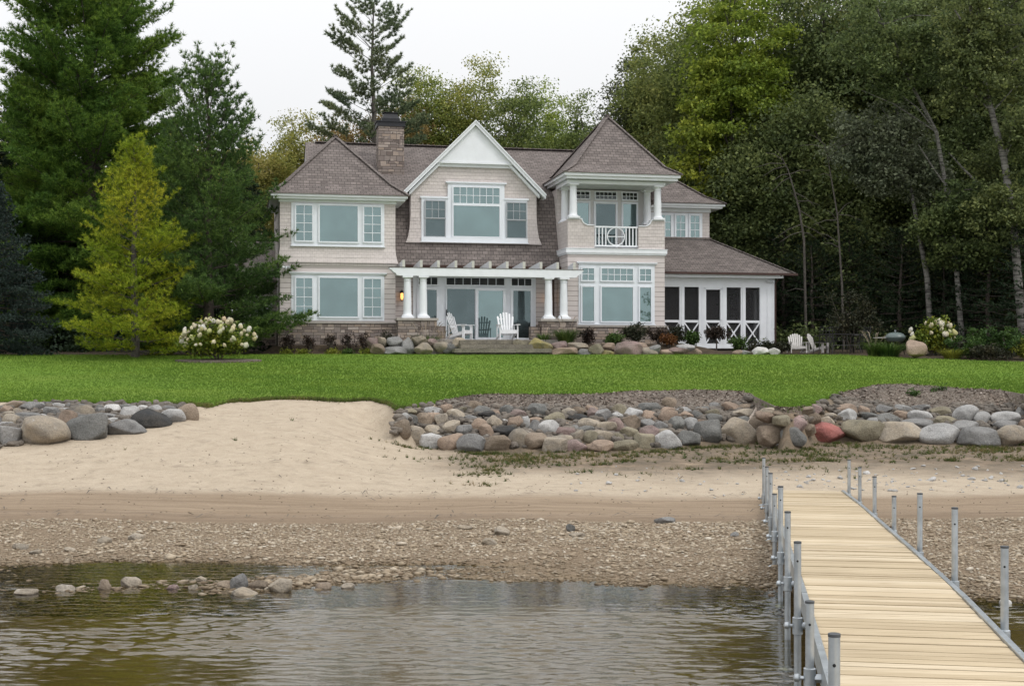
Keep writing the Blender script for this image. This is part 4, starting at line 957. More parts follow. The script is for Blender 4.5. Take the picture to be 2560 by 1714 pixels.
wallL = """100 470 210 215 G;450 430 470 310 T;930 385 410 270 D;1315 380 355 165 G;1575 290 380 200 K;1820 260 240 145 L;1960 220 230 180 B;705 295 185 185 R;70 335 155 60 L;120 300 150 130 T;290 260 270 85 G;540 215 140 115 G;120 140 215 90 B;60 200 130 110 R;350 165 220 110 G;610 145 150 60 L;505 140 90 70 D;710 145 65 60 G;890 205 190 120 T;690 190 210 45 L;1185 180 160 95 W;1060 205 110 80 G;1160 260 220 65 G;1350 225 190 140 L;1320 175 150 90 D;1500 170 110 60 L;1625 185 145 95 L;1770 180 150 70 G;840 290 110 100 D;1170 305 115 70 L;90 240 145 75 T;180 205 110 70 T;850 150 140 50 G;450 255 70 50 L;465 200 70 50 L;1030 165 90 60 D;250 375 60 50 L;10 280 60 70 B;-90 440 200 190 T;-80 300 170 120 G;-110 200 150 100 R"""
wallL_extra = ""
def parse(s, ox, oy, k): return [((ox + float(a) * k), (oy + float(b) * k), float(c) * k, float(d) * k, CC[e]) for a, b, c, d, e in (q.split() for q in s.replace('\n', '').split(';') if q.strip())]
def surf_hit(px, py, y0=24.0, y1=34.0):
    """first ground point on the sight line of a photo pixel"""
    ys = np.linspace(y0, y1, 400); xs_ = (px - 1280) / FPX * ys; z = EYE - (py - HORIZON) / FPX * ys
    hit = np.nonzero(z <= H(xs_, ys))[0]
    i = hit[0] if len(hit) else len(ys) - 1
    return xs_[i], ys[i], z[i]
def lay(rocks, wallname, group, y0=24.0, lift=.12):
    out = []
    for px, py, w, h, c in rocks:
        x, y, z = surf_hit(px, py + h * .36, y0)
        ye = float(yedge(x)); y = min(y + .22 * (w + h) / 2 * y / FPX, ye - .05); x = (px - 1280) / FPX * y
        s = y / FPX; zc = EYE - (py - HORIZON) * s
        out.append((x, y, zc, w * s, h * s, c, px, py))
    rows = {}
    for r in out: rows.setdefault(min(3, int((r[1] - min(q[1] for q in out if abs(q[0] - r[0]) < .9)) / .55)), []).append(r)
    names = ['bottom row', 'second row', 'third row', 'top row']
    for k, lst in sorted(rows.items()):
        lst.sort(key=lambda r: r[6])
        for i, (x, y, z, w, h, c, px, py) in enumerate(lst):
            size = 'big' if w > .85 else ('small' if w < .38 else 'round' if abs(w - h) < .1 * w else 'wide' if w > 1.7 * h else '')
            nb = lst[i - 1][5] if i else lst[min(1, len(lst) - 1)][5]
            lab = f'{size} {c} boulder, {ORD[i]} from left,'.strip() + f' {names[k]}, {wallname}, by {nb}'
            d = (w + h) / 2 * R.uniform(.85, 1.1) * (1.0 if k < 2 else .9)
            boulder('boulder', (x, y, z), w * 1.16, h * 1.22, d * 1.05, c, lab, group)
lay(parse(wallA, 960, 940, .3587) + parse(wallB, 1700, 940, .3672), 'right rock wall', 'boulders of the right shore wall', 26.5)
lay(parse(wallL, 0, 980, .2391), 'left rock wall', 'boulders of the left shore wall', 24.0)
# small filler stones wedged among the boulders
def scatter_stones(name, pts, sizes, mat, seed, flat=(.22, .5), base=ICO1, kind='stuff'):
    r = np.random.default_rng(seed); nvar = 14; V = []; F = []; k = 0
    var = []
    for i in range(nvar):
        v = base[0].copy(); 
        for c in range(6):
            n = r.normal(size=3); n /= np.linalg.norm(n); d = r.uniform(.45, .85); ov = np.maximum(0, v @ n - d); v -= np.outer(ov, n)
        v *= (1 + r.uniform(-.12, .12, len(v)))[:, None]; var.append(v)
    nv = len(base[0]); n = len(pts)
    A = r.uniform(0, 6.283, n); idx = r.integers(0, nvar, n); st = np.array(var)[idx]
    sc = np.stack([sizes * r.uniform(.8, 1.4, n), sizes * r.uniform(.7, 1.1, n), sizes * r.uniform(*flat, n)], 1) / 2
    st = st * sc[:, None, :]; ca, sa = np.cos(A)[:, None], np.sin(A)[:, None]
    x = st[:, :, 0] * ca - st[:, :, 1] * sa; y = st[:, :, 0] * sa + st[:, :, 1] * ca; z = st[:, :, 2] + st[:, :, 0] * r.uniform(-.25, .25, (n, 1))
    v = np.stack([x, y, z], 2) + pts[:, None, :]
    f = base[1][None] + (np.arange(n) * nv)[:, None, None]
    return tag(np_ob(name, v.reshape(-1, 3), f.reshape(-1, 3), mat), kind=kind)
def gravel_mat():
    m, nt, b = new_mat('shore_stones'); g = nd(nt, 'ShaderNodeNewGeometry')
    c = ramp(nt, g.outputs['Random Per Island'], [(0, (.23, .175, .12)), (.3, (.33, .26, .18)), (.7, (.40, .33, .24)), (.92, (.45, .385, .30)), (1, (.52, .47, .39))])
    c = mix(nt, 1.0, c, ramp(nt, noise(nt, coords(nt), 30, 4), [(.3, grey(.72)), (.7, grey(1.12))]), 'MULTIPLY')
    sx = nd(nt, 'ShaderNodeSeparateXYZ'); lk(nt, coords(nt), sx.inputs[0])
    wetf = ramp(nt, mth(nt, 'MULTIPLY', sx.outputs[2], 10.0), [(.0, (.42, .38, .32)), (.5, (1, 1, 1))]); c = mix(nt, 1.0, c, wetf, 'MULTIPLY')
    lk(nt, c, b.inputs['Base Color']); b.inputs['Roughness'].default_value = .75; b.inputs['Specular IOR Level'].default_value = .35; return m
M_gravel = gravel_mat()
r = NR; n = 76000
gy = r.uniform(12.6, 18.75, n); gx = r.uniform(-1, 1, n) * gy * .43 + r.normal(size=n) * .05
clump = wav(gx, gy, 1.3, 31) + .6 * wav(gx, gy, 4, 32)
keep = (gy + .35 * wav(gx, gy, 1.5, 33) < 18.6) & ((clump > -.55) | (r.random(n) < .5)) & (H(gx, gy) > -.10)
gx, gy = gx[keep], gy[keep]; n = len(gx)
gs = np.clip(np.exp(r.normal(-3.62, .48, n)), .013, .13) * (1 + .25 * (clump[keep] > .2))
ex = r.uniform(-6.4, -.6, 420); ey_ = 14.2 + .35 * r.normal(size=420) + .12 * wav(ex, ex * 0, 2, 3); es = r.uniform(.05, .15, 420)
gx, gy, gs = np.append(gx, ex), np.append(gy, ey_), np.append(gs, es)
scatter_stones('shore_gravel', np.stack([gx, gy, H(gx, gy) + gs * .10], 1), gs, M_gravel, 3)
# rubble between the boulders, and loose pebbles in the sand below the right wall
n = 2600; wx = r.uniform(-2.6, 13.5, n); wy = yrbase(wx) + .35 + r.uniform(0, 1, n) * 2.2; k = wy < yedge(wx) - .1; wx, wy = wx[k], wy[k]
wx2 = r.uniform(-11.5, -7.2, 1500); wy2 = r.uniform(25.4, 31, 1500); k = (wy2 < yedge(wx2) - .1) & (wy2 > 25.6 + (wx2 + 9.9) * .95); wx, wy = np.append(wx, wx2[k]), np.append(wy, wy2[k])
ws = r.uniform(.07, .30, len(wx)); scatter_stones('wall_rubble', np.stack([wx, wy, H(wx, wy) + .03], 1), ws, rock_mat('rubble', (.17, .145, .12), (.11, .10, .088), .3), 5, (.5, .8), ICO2)
n = 300; sx_ = r.uniform(1.0, 11.5, n); sy_ = 23.3 + r.normal(size=n) * .8 + .05 * sx_; ss = np.clip(np.exp(r.normal(-2.95, .5, n)), .02, .15)
k = (sx_ > 4.8) | (r.random(n) < .35); sx_, sy_, ss = sx_[k], sy_[k], ss[k]
scatter_stones('beach_pebbles', np.stack([sx_, sy_, H(sx_, sy_) + ss * .1], 1), ss, ROCK['pale grey'], 6, (.4, .7), ICO2)
n = 900; dx = r.uniform(-10, 9, n); dy = r.uniform(19, 30, n); k = (dy < yedge(dx) - .6) & ((dx < -2.8) | (dy < yrbase(dx) - .2)); dx, dy = dx[k], dy[k]
scatter_stones('sand_specks', np.stack([dx, dy, H(dx, dy) + .004], 1), r.uniform(.012, .04, len(dx)), plain('dark_speck', (.10, .075, .05), .9, .3), 7)
# larger stones along the waterline: (photo column, row, width, height in the 2342 wide view)
sh = [(545, 1331, 48, 30, 'grey', 'round grey stone at the waterline, tallest of the row between pool and lake'),
      (640, 1340, 62, 28, 'tan', 'broad tan stone in the waterline row right of the round grey stone'),
      (560, 1358, 66, 18, 'tan', 'flat pale stone lying in the lake below the round grey stone'),
      (300, 1332, 52, 22, 'tan', 'smooth tan stone standing in the shallow pool on the left'),
      (240, 1338, 34, 24, 'brown', 'small pointed brown stone left of the smooth tan stone in the pool'),
      (150, 1345, 52, 14, 'tan', 'flat tan stone half sunk in the shallows near the left edge'),
      (60, 1357, 60, 14, 'tan', 'long flat stone awash at the far left of the shallows'),
      (515, 1337, 40, 16, 'brown', 'brown stone tucked against the left of the round grey stone'),
      (590, 1337, 48, 18, 'brown', 'brown stone between the round grey stone and the broad tan one'),
      (740, 1343, 42, 16, 'brown', 'dark brown stone near the right end of the waterline row'),
      (795, 1345, 34, 14, 'tan', 'last small tan stone at the right end of the waterline row'),
      (460, 1327, 32, 12, 'tan', 'small tan stone in the pool behind the waterline row'),
      (440, 1346, 26, 14, 'tan', 'small peaked stone at the waterline left of the brown cluster'),
      (395, 1343, 30, 12, 'pinkish', 'little pinkish stone alone in the shallows right of the smooth tan stone'),
      (1148, 1215, 42, 18, 'tan', 'pale tan stone standing up on the gravel, left of the dock, by a flat one'),
      (1120, 1238, 40, 12, 'pale grey', 'flat pale stone on the gravel just below the upright pale one'),
      (1065, 1205, 36, 8, 'tan', 'thin flat stone on the gravel left of the upright pale one'),
      (1520, 1190, 56, 14, 'grey', 'low grey stone on the wet sand above the gravel near the dock'),
      (1305, 1208, 24, 16, 'dark grey', 'dark upright stone on the gravel between the pale stone and dock'),
      (1320, 1224, 44, 10, 'pale grey', 'flat pale slab on the gravel below the dark upright stone'),
      (45, 1250, 44, 12, 'pale grey', 'smooth pale stone on the gravel at the far left'),
      (160, 1257, 32, 10, 'pale grey', 'oval pale stone on the gravel above the pool, second from left'),
      (80, 1262, 36, 10, 'pale grey', 'flattened pale stone on the gravel just below the far left one'),
      (310, 1228, 40, 14, 'pale grey', 'heap-edge pale stone in the cobble patch on the left gravel'),
      (240, 1235, 36, 14, 'pale grey', 'whitish cobble in the patch on the left gravel'),
      (2120, 1420, 0, 0, 'tan', ''),
      (2300, 1382, 34, 14, 'white', 'white stone in the water right of the dock'),
      (1680, 1222, 22, 10, 'grey', 'small grey stone on the gravel beside the dock posts')]
for px, py, w, h, c, lab in sh:
    if not w: continue
    px, py, w, h = px * K, py * K, w * K, h * K
    x, y, z = surf_hit(px, py + h * .4, 11, 24); s = y / FPX; z = max(z, -.02 if z < .0 else z)
    boulder('shore_stone', (x, y, z + h * s * .38), w * s * .9, h * s * 1.4, w * s * .75, 'tan' if c == 'pale grey' and py < 1380 else c, lab.replace('pale grey', 'pale tan'), 'larger stones on the shore', 'stone')

# rocks retaining the bed in front of the house: pixel boxes from the photograph
frA = """205 300 120 90 P;295 290 95 80 T;420 290 160 90 G;545 335 130 155 G;665 275 160 80 T;250 360 140 90 B;415 378 220 80 G;695 360 180 110 T;870 340 150 110 T;960 355 180 90 D;775 290 120 60 P;1045 305 125 100 T;1640 315 140 85 O;1830 335 250 140 Y;2080 388 240 75 R;2030 325 160 70 P;2205 335 190 70 T;2275 395 140 70 G"""
frB = """350 370 150 115 O;470 345 130 80 R;470 405 120 65 Y;665 365 260 140 P;770 340 160 80 R;875 390 150 85 T;930 365 110 80 G;1060 395 170 60 R;1165 375 200 60 M;1230 350 170 65 L;1350 390 70 60 R;1735 395 95 45 R;1810 398 100 45 G;1960 383 160 75 W;2080 385 140 65 W"""
house_rocks = sorted(parse(frA, 880, 780, .2562) + parse(frB, 1400, 780, .2562))
for i, (px, py, w, h, c) in enumerate(house_rocks):
    yb = 47.85 - (.2 if py > 872 else -.22)
    x = (px - 1280) / FPX * yb; s = yb / FPX; z = EYE - (py - HORIZON) * s
    nb = house_rocks[i - 1][4] if i else house_rocks[1][4]
    low = 'lower' if py > 872 else 'upper'; side = 'left of the steps' if px < 1180 else 'right of the steps'
    boulder('boulder', (x, yb + .05, z), w * s * 1.08, h * s * 1.2, (w + h) / 2 * s * .95, c, f'{c} {low} boulder along house bed {side}, {ORD[i]} from left, by {nb}', 'garden boulders along the house bed')
px, py, w, h = 1900 + 1390 * .2818, 780 + 325 * .2818, 180 * .2818, 150 * .2818; yb = 45.3; s = yb / FPX
boulder('boulder', ((px - 1280) * s, yb, EYE - (py - HORIZON) * s), w * s * 1.1, h * s * 1.1, w * s * .8, 'rust', 'peach coloured angular boulder in front of the right hydrangea', None, cuts=34)

# driftwood leaning on the wall
p0, p1, p2 = surf_hit(1700 + 520 * .3672, 940 + 185 * .3672, 26), surf_hit(1700 + 505 * .3672, 940 + 260 * .3672, 26), surf_hit(1700 + 458 * .3672, 940 + 335 * .3672, 26)
yy = p2[1] - .15
q = [((1700 + a * .3672 - 1280) / FPX * y_, y_, EYE - (940 + b * .3672 - HORIZON) / FPX * y_) for a, b, y_ in ((520, 178, yy + .95), (527, 215, yy + .75), (505, 258, yy + .4), (478, 290, yy + .2), (458, 336, yy))]
tag(MB().tube(q, [.035, .05, .05, .045, .03], 8).build('driftwood_branch', M_drift, smooth=True), 'bleached crooked driftwood branch leaning on the right rock wall', 'branch')

# ------------------------------------------------------------------ foliage generators
def cards(pos, nrm, size, aspect=.55, seed=0, dirs=None):
    """leaf shaped faces: a diamond folded slightly about its midrib"""
    r = np.random.default_rng(seed); n = len(pos)
    a = r.normal(size=(n, 3)) if dirs is None else dirs
    a = a - nrm * (a * nrm).sum(1)[:, None]; a /= np.linalg.norm(a, axis=1)[:, None] + 1e-9
    b = np.cross(nrm, a); L = (size * r.uniform(.7, 1.3, n))[:, None]; W = L * aspect
    dr = nrm * L * .12
    v = np.stack([pos - a * L / 2, pos + b * W / 2 + dr, pos + a * L / 2, pos - b * W / 2 + dr], 1).reshape(-1, 3)
    return v, np.arange(n * 4).reshape(n, 4)
def blades(pos, d, n, length, width, spread, seed):
    """needle tufts: n thin triangles around each position"""
    r = np.random.default_rng(seed); P = np.repeat(pos, n, 0); D = np.repeat(d, n, 0) + spread * r.normal(size=(len(P), 3)); D /= np.linalg.norm(D, axis=1)[:, None]
    s = np.cross(D, r.normal(size=D.shape)); s /= np.linalg.norm(s, axis=1)[:, None] + 1e-9
    L = length * r.uniform(.7, 1.25, len(P))[:, None]
    v = np.stack([P - s * width / 2, P + s * width / 2, P + D * L], 1).reshape(-1, 3)
    return v, np.arange(len(P) * 3).reshape(-1, 3)

def conifer(name, label, cat, loc, Ht, L0, mats, seed, zb=.3, gap=.42, nb=6, blade=(.17, .022), n=11, up=(-.12, .75), prof=.85, fill=1.0, rz=0, sparse=0.0, wide=1.0, group=None, tr=.02, bark=None, tuft=.17, twist=.5):
    """trunk, whorled limbs and needle tufts; prof shapes the outline, up gives limb slope at the foot and top"""
    r = random.Random(seed); t = thing(name, loc, rz, label, cat, group)
    tm = MB(); lean = [(r.uniform(-.12, .12) * k / 6, r.uniform(-.12, .12) * k / 6, Ht * k / 6) for k in range(7)]
    tm.tube([(0, 0, -.3)] + lean[1:], [Ht * tr * (1 - k / 6.4) + .012 for k in range(7)], 9)
    P, D = [], []; z = zb
    while z < Ht * .985:
        f = (z - zb) / (Ht - zb); L = L0 * ((1 - f) ** prof * .94 + .06) * (1 if f > .08 else .8 + 2.2 * f); el = up[0] + (up[1] - up[0]) * f ** 1.3
        if r.random() < sparse and f < .85: z += gap * r.uniform(.8, 1.2); continue
        k0 = r.uniform(0, 6.28)
        for k in range(nb):
            az = k0 + 6.283 * k / nb + r.uniform(-twist, twist); l = L * r.uniform(.62, 1.15)
            if r.random() < sparse * .5: l *= .5
            e = el + r.uniform(-.14, .14); ca, sa = math.cos(az), math.sin(az); pts = []
            for i in range(6):
                s = i / 5; pts.append(Vector((ca * l * s * wide, sa * l * s * wide, z + l * s * math.tan(e) + .16 * l * s * s)))
            tm.tube(pts, [max(.006, .022 * l / 2.2 * (1 - .85 * i / 5)) for i in range(6)], 4, False)
            ns = max(3, int(l / .22)); out = Vector((ca, sa, math.tan(e) + .25)).normalized(); side = Vector((-sa, ca, 0))
            for q in range(1, ns + 1):
                s = q / ns
                if s < .28 + (.25 if sparse else 0): continue
                b = pts[0].lerp(pts[5], s); b.z = z + l * s * math.tan(e) + .16 * l * s * s
                tl = (.34 * l * (1.12 - s) + .16) * fill
                for sg in (-1, 1):
                    m = max(1, int(tl / tuft))
                    dv = (side * sg * .8 + out * .75 + Vector((0, 0, r.uniform(-.15, .35)))).normalized()
                    for w in range(m):
                        u = (w + r.random()) / m
                        if r.random() < .12: continue
                        p = b + dv * tl * u + Vector((r.uniform(-.05, .05), r.uniform(-.05, .05), r.uniform(-.06, .09))); P.append(p); D.append((dv + Vector((0, 0, .45))).normalized())
                if q == ns: P.append(b); D.append(out)
        z += gap * r.uniform(.8, 1.2) * (1 - .35 * f)
    for k in range(7): P.append(Vector((0, 0, Ht - k * .07)) + Vector(lean[6]) * Vector((1, 1, 0)).length * 0); D.append(Vector((r.uniform(-.4, .4), r.uniform(-.4, .4), 1)).normalized())
    tm.build('trunk', bark or M_bark, t)
    v, f = blades(np.array([p[:] for p in P]), np.array([d[:] for d in D]), n, blade[0], blade[1], .55, seed)
    np_ob('crown', v, f, mats, t); return t

def crown_points(r, nclump, per, rad, center, cr, lobes=5, shell=2.4, flat=.65):
    """leaf positions: clumps spread through an uneven ellipsoid, denser towards its skin"""
    d = r.normal(size=(nclump, 3)); d /= np.linalg.norm(d, axis=1)[:, None]
    k = r.normal(size=(lobes, 3)); k /= np.linalg.norm(k, axis=1)[:, None]
    lob = (np.clip(d @ k.T, 0, 1) ** 3).max(1); rr = r.random(nclump) ** (1 / shell) * (.72 + .42 * lob)
    c = d * rr[:, None] * rad + center
    cs = cr * r.uniform(.55, 1.35, nclump)
    pos = np.repeat(c, per, 0) + np.clip(r.normal(size=(nclump * per, 3)), -2, 2) * .55 * np.repeat(cs, per)[:, None] * (1, 1, flat)
    return c, pos
def foliage_ob(pos, size, m, parent, seed, name='crown', aspect=.6, upb=.6, crease=True):
    r = np.random.default_rng(seed + 1); n = r.normal(size=pos.shape) * .75; n[:, 2] += upb; n /= np.linalg.norm(n, axis=1)[:, None]
    v, f = cards(pos, n, np.full(len(pos), size), aspect, seed + 2); return np_ob(name, v, f, m, parent)
def broadleaf(name, label, cat, loc, Ht, rad, zc, m, seed, nclump=150, per=90, size=.2, cr=.75, tr=.13, group=None, bark=None, rz=0, lean=(0, 0), limbs=16, flat=.65, shell=2.4, twigs=0):
    r = np.random.default_rng(seed); t = thing(name, loc, rz, label, cat, group)
    c, pos = crown_points(r, nclump, per, np.array(rad), np.array([lean[0], lean[1], zc]), cr, shell=shell, flat=flat)
    tm = MB(); top = Vector((lean[0], lean[1], zc + rad[2] * .55)); pts = [Vector((0, 0, -.3))]
    for k in range(1, 6): q = Vector((0, 0, 0)).lerp(top, k / 5); pts.append(q + Vector((r.uniform(-.2, .2), r.uniform(-.2, .2), 0)))
    tm.tube(pts, [tr * (1 - .16 * k) for k in range(6)], 8)
    for i in r.choice(nclump, min(limbs, nclump), replace=False):
        e = Vector(c[i]); s = min(.95, max(.22, (e.z - .9 * (e.xy - top.xy).length) / max(.1, top.z))); b = Vector((0, 0, 0)).lerp(top, s); mid = b.lerp(e, .5) + Vector((0, 0, .12 * (e - b).length))
        tm.tube([b, mid, e], [tr * .42 * (1 - s * .5), tr * .25, .012], 5, False)
    tm.build('trunk', bark or M_bark, t)
    foliage_ob(pos, size, m, t, seed); return t
def shrub(name, label, cat, loc, rad, m, seed, n=3000, size=.09, cr=.22, group=None, base=.1, nclump=40, upb=.6, aspect=.55):
    r = np.random.default_rng(seed); t = thing(name, loc, 0, label, cat, group)
    c, pos = crown_points(r, nclump, max(8, n // nclump), np.array(rad), np.array([0, 0, rad[2] + base]), cr, flat=.8, shell=2.0)
    pos = pos[pos[:, 2] > .02]; st = MB()
    for i in range(min(nclump, 14)): e = Vector(c[i]); st.tube([(r.uniform(-.06, .06), r.uniform(-.06, .06), -.05), tuple(e * .55 + Vector((0, 0, .05))), tuple(e)], [.016, .012, .005], 4, False)
    st.build('stems', M_twig, t); foliage_ob(pos, size, m, t, seed, 'foliage', aspect, upb); return t
def grass_clump(name, label, loc, h, rad, m, seed, n=260, w=.02, plumes=0, group=None, cat='ornamental grass', arch=.55):
    r = np.random.default_rng(seed); t = thing(name, loc, 0, label, cat, group)
    a = r.uniform(0, 6.283, n); b0 = np.sqrt(r.random(n)) * rad * .45; hh = h * r.uniform(.6, 1.1, n); o = rad * r.uniform(.3, 1.15, n)
    dx, dy = np.cos(a), np.sin(a); V = []; S = np.array([0, .35, .7, 1.0])
    for s in S:
        z = hh * (s - arch * .55 * s ** 2.6); rr = b0 + o * s ** 1.8; ww = w * (1 - s ** 2 * .9)
        c = np.stack([dx * rr, dy * rr, z], 1); sd = np.stack([-dy, dx, dx * 0], 1) * ww[..., None] / 2 if np.ndim(ww) else np.stack([-dy, dx, dx * 0], 1) * ww / 2
        V += [c - sd, c + sd]
    V = np.stack(V, 1).reshape(-1, 3); f = np.array([[0, 1, 3, 2], [2, 3, 5, 4], [4, 5, 7, 6]]); F = (f[None] + (np.arange(n) * 8)[:, None, None]).reshape(-1, 4)
    np_ob('blades', V, F, m, t)
    if plumes:
        p = MB()
        for k in range(plumes): az = r.uniform(0, 6.28); q = rad * r.uniform(.4, 1.0); z = h * r.uniform(.95, 1.25); e = Vector((math.cos(az) * q, math.sin(az) * q, z)); p.tube([(0, 0, 0), tuple(e * .6 + Vector((0, 0, z * .1))), tuple(e), tuple(e + Vector((math.cos(az) * .10, math.sin(az) * .10, .06)))], [.004, .003, .014, .003], 4)
        p.build('plumes', L_plume, t)
    return t
# ------------------------------------------------------------------ trees
def ax(px, y): return (px - 1280) / FPX * y
def pos(px, y, dz=-.05): x = ax(px, y); return (x, y, Hs(x, y) + dz)
conifer('white_pine', 'tall dark green white pine at the left edge, its top rising out of the picture', 'tree', pos(222, 57), 21.5, 5.2, L_pine, 11, gap=.46, nb=8, blade=(.22, .034), n=17, prof=.58, up=(-.12, .95), fill=1.35, tuft=.13)
conifer('white_pine', 'mid sized white pine with upswept top standing against the left corner of the house', 'tree', pos(522, 48.4), 10.1, 3.55, L_pinedk, 12, gap=.46, nb=8, blade=(.18, .028), n=16, prof=.76, up=(-.08, 1.25), fill=1.35, tuft=.12)
conifer('young_pine', 'yellow green young pine on the lawn in front of the dark pines', 'tree', pos(338, 46), 7.5, 2.85, L_yellow, 13, gap=.36, nb=7, blade=(.15, .024), n=17, prof=.98, up=(-.04, 1.0), fill=1.25, tuft=.11, bark=M_barkgrey)
conifer('blue_spruce', 'dark blue spruce cut by the left edge of the picture', 'tree', pos(-22, 47.6), 6.2, 2.5, L_blue, 14, gap=.26, nb=9, blade=(.09, .034), n=14, prof=.95, up=(-.25, .4), fill=1.2, tuft=.085)
conifer('tall_pine', 'tall sparse pine with layered flat branches rising behind the chimney', 'tree', pos(932, 70), 17.5, 3.9, L_pinegrey, 15, zb=4.5, gap=.74, nb=6, blade=(.20, .042), n=19, prof=.50, up=(.08, .75), sparse=.12, fill=1.35, tuft=.10, twist=.9, tr=.016, bark=M_barkgrey)
for k, (px, y, h, l) in enumerate(((60, 63, 13, 3.4), (-120, 60, 14, 3.8), (330, 61, 9, 3.2), (430, 64, 11, 3.2), (150, 60, 8, 3.0), (600, 67, 9, 2.8), (245, 66, 13, 3.3), (-60, 55, 8, 2.8), (70, 56, 5.5, 2.6), (520, 58, 6, 2.6), (420, 57, 5, 2.4))):
    conifer('dark_spruce', 'dark spruce crowded in the shade behind the pines on the left', 'tree', pos(px, y), h, l, L_spruce, 30 + k, gap=.40, nb=8, blade=(.19, .05), n=10, prof=.75, up=(-.2, .5), fill=1.2, group='spruces behind the left pines', tuft=.17)
for k, (px, y, h) in enumerate(((300, 74, 12), (400, 76, 13.5), (470, 72, 11), (560, 78, 13), (130, 75, 13), (20, 74, 14))):
    broadleaf('broadleaf_tree', 'yellowish broadleaf tree glimpsed through gaps between the left pines', 'tree', pos(px, y), h, (2.6, 2.6, 4.6), h - 4.4, L_autumn if k % 2 else L_lime, 160 + k, nclump=80, per=70, size=.24, cr=.85, group='trees glimpsed behind the left pines')
for k, px in enumerate(range(1560, 2860, 85)):
    conifer('dark_spruce', 'dark spruce deep in the woods behind the birch trunks', 'tree', pos(px, 84 + 3 * (k % 3)), 11 + k % 4, 3.6, L_spruce, 180 + k % 3, gap=.5, nb=7, blade=(.3, .09), n=8, prof=.6, up=(-.2, .5), fill=1.0, group='spruces deep in the right hand woods', tuft=.24)
AUT = 'trees behind the house roof'
for k, (px, y, h, rr, m, lab) in enumerate((
    (650, 76, 12.6, 2.5, L_autumn, 'yellowing broadleaf tree showing left of the house roof, beside the dark pine'),
    (742, 80, 14.0, 2.3, L_autumn, 'thin yellow brown tree behind the left hip roof, left of the sparse pine'),
    (852, 78, 13.8, 2.3, L_rust, 'rusty leaved small tree in front of the tall sparse pine'),
    (975, 78, 14.6, 2.2, L_rust, 'rust tinged tree between chimney and gable, right of the tall pine'),
    (1075, 80, 16.6, 2.7, L_autumn, 'rounded olive yellow tree behind the white gable, left of its peak'),
    (1190, 80, 16.6, 2.6, L_autumn, 'tallest rounded olive yellow tree right above the white gable peak'),
    (1290, 78, 15.0, 2.5, L_wood, 'dull green broadleaf tree behind the roof ridge right of the gable'),
    (1385, 82, 15.8, 2.3, L_lime, 'light green tree with pointed top just left of the tower roof'),
    (1462, 78, 14.3, 2.4, L_wood, 'green tree directly behind the tower roof'))):
    broadleaf('broadleaf_tree', lab, 'tree', pos(px, y), h, (rr, rr, 4.6), h - 4.6, m, 60 + k, nclump=130, per=150, size=.155, cr=.75, group=AUT, tr=.13, bark=M_barkgrey, limbs=26)
for k, (px, y, h) in enumerate(((700, 92, 10.5), (800, 94, 10), (900, 92, 11), (1010, 95, 12), (1130, 94, 13), (1240, 95, 13), (1340, 94, 13), (1430, 95, 13), (1530, 92, 14))):
    broadleaf('broadleaf_tree', 'lower green tree seen through the gaps behind the yellowing trees', 'tree', pos(px, y), h, (3.2, 3.0, 4.8), h - 4.8, (L_wood, L_autumn, L_lime)[k % 3], 80 + k, nclump=90, per=70, size=.26, cr=.95, group='lower trees far behind the house')

# woodland right of the house: a few crowns are built, the rest are copies turned and resized
def wood_proto(h, rad, zc, m, seed, **k):
    return broadleaf('woodland_tree', None, 'tree', (0, 0, 0), h, rad, zc, m, seed, nclump=230, per=150, size=.165, cr=.85, tr=.15, bark=M_barkgrey, limbs=20, shell=2.0, **k)
PROTO = [wood_proto(18, (3.0, 3.0, 7.6), 10.4, L_wood, 101), wood_proto(17, (2.7, 2.7, 7.0), 10.0, L_wooddk, 102), wood_proto(11, (2.5, 2.5, 5.2), 6.0, L_wooddk, 103)]
used = [False] * 3
def wood(px, y, k, s, lab, group=None, mat_=None):
    if used[k]: t = copy_tree(PROTO[k])
    else: t = PROTO[k]; used[k] = True
    t.location = pos(px, y); t.rotation_euler = (0, 0, R.uniform(0, 6.28)); t.scale = (s * R.uniform(.92, 1.08), s * R.uniform(.92, 1.08), s)
    t['label'] = lab
    if group: t['group'] = group
    elif 'group' in t: del t['group']
    return t
WL, WG = 'dark green tree crowded in the woods right of the house', 'trees of the woods right of the house'
wood(1672, 71, 0, .98, 'olive green tree at the left end of the right hand woods, behind the tower roof')
wood(1735, 67, 0, 1.04, 'tall green tree just left of the bright maple in the right hand woods')
for px, y, k, s in ((1950, 66, 0, 1.06), (2060, 63, 1, 1.18), (2160, 65, 0, 1.12), (2270, 62, 1, 1.22), (2370, 65, 0, 1.12), (2470, 61, 1, 1.2), (2570, 63, 0, 1.14), (2690, 60, 1, 1.15),
                    (1700, 80, 1, 1.12), (1840, 80, 1, 1.25), (1990, 78, 0, 1.2), (2130, 79, 1, 1.3), (2270, 78, 0, 1.25), (2410, 76, 1, 1.3), (2550, 76, 0, 1.25), (2700, 74, 1, 1.2),
                    (1770, 64, 2, 1.0), (1870, 61, 2, 1.02), (1965, 60, 2, 1.0), (2070, 59, 2, 1.05), (2180, 60.5, 2, .95), (2330, 60, 2, 1.0), (2450, 59, 2, .95), (2560, 57, 2, 1.0), (2660, 54, 2, 1.0),
                    (1580, 74, 2, 1.1), (1920, 66, 2, .8), (2010, 64, 2, .75), (2120, 62, 2, .7), (2250, 62, 2, .65), (2380, 62, 2, .7), (2500, 61, 2, .7)):
    wood(px, y, k, s, WL, WG)
broadleaf('maple_tree', 'bright yellow green maple high in the right hand woods, above the porch', 'tree', pos(1830, 61.5), 17.6, (2.9, 2.9, 5.2), 12.6, L_maple, 121, nclump=200, per=130, size=.18, cr=.62, tr=.14, bark=M_barkgrey, limbs=36, flat=.42)
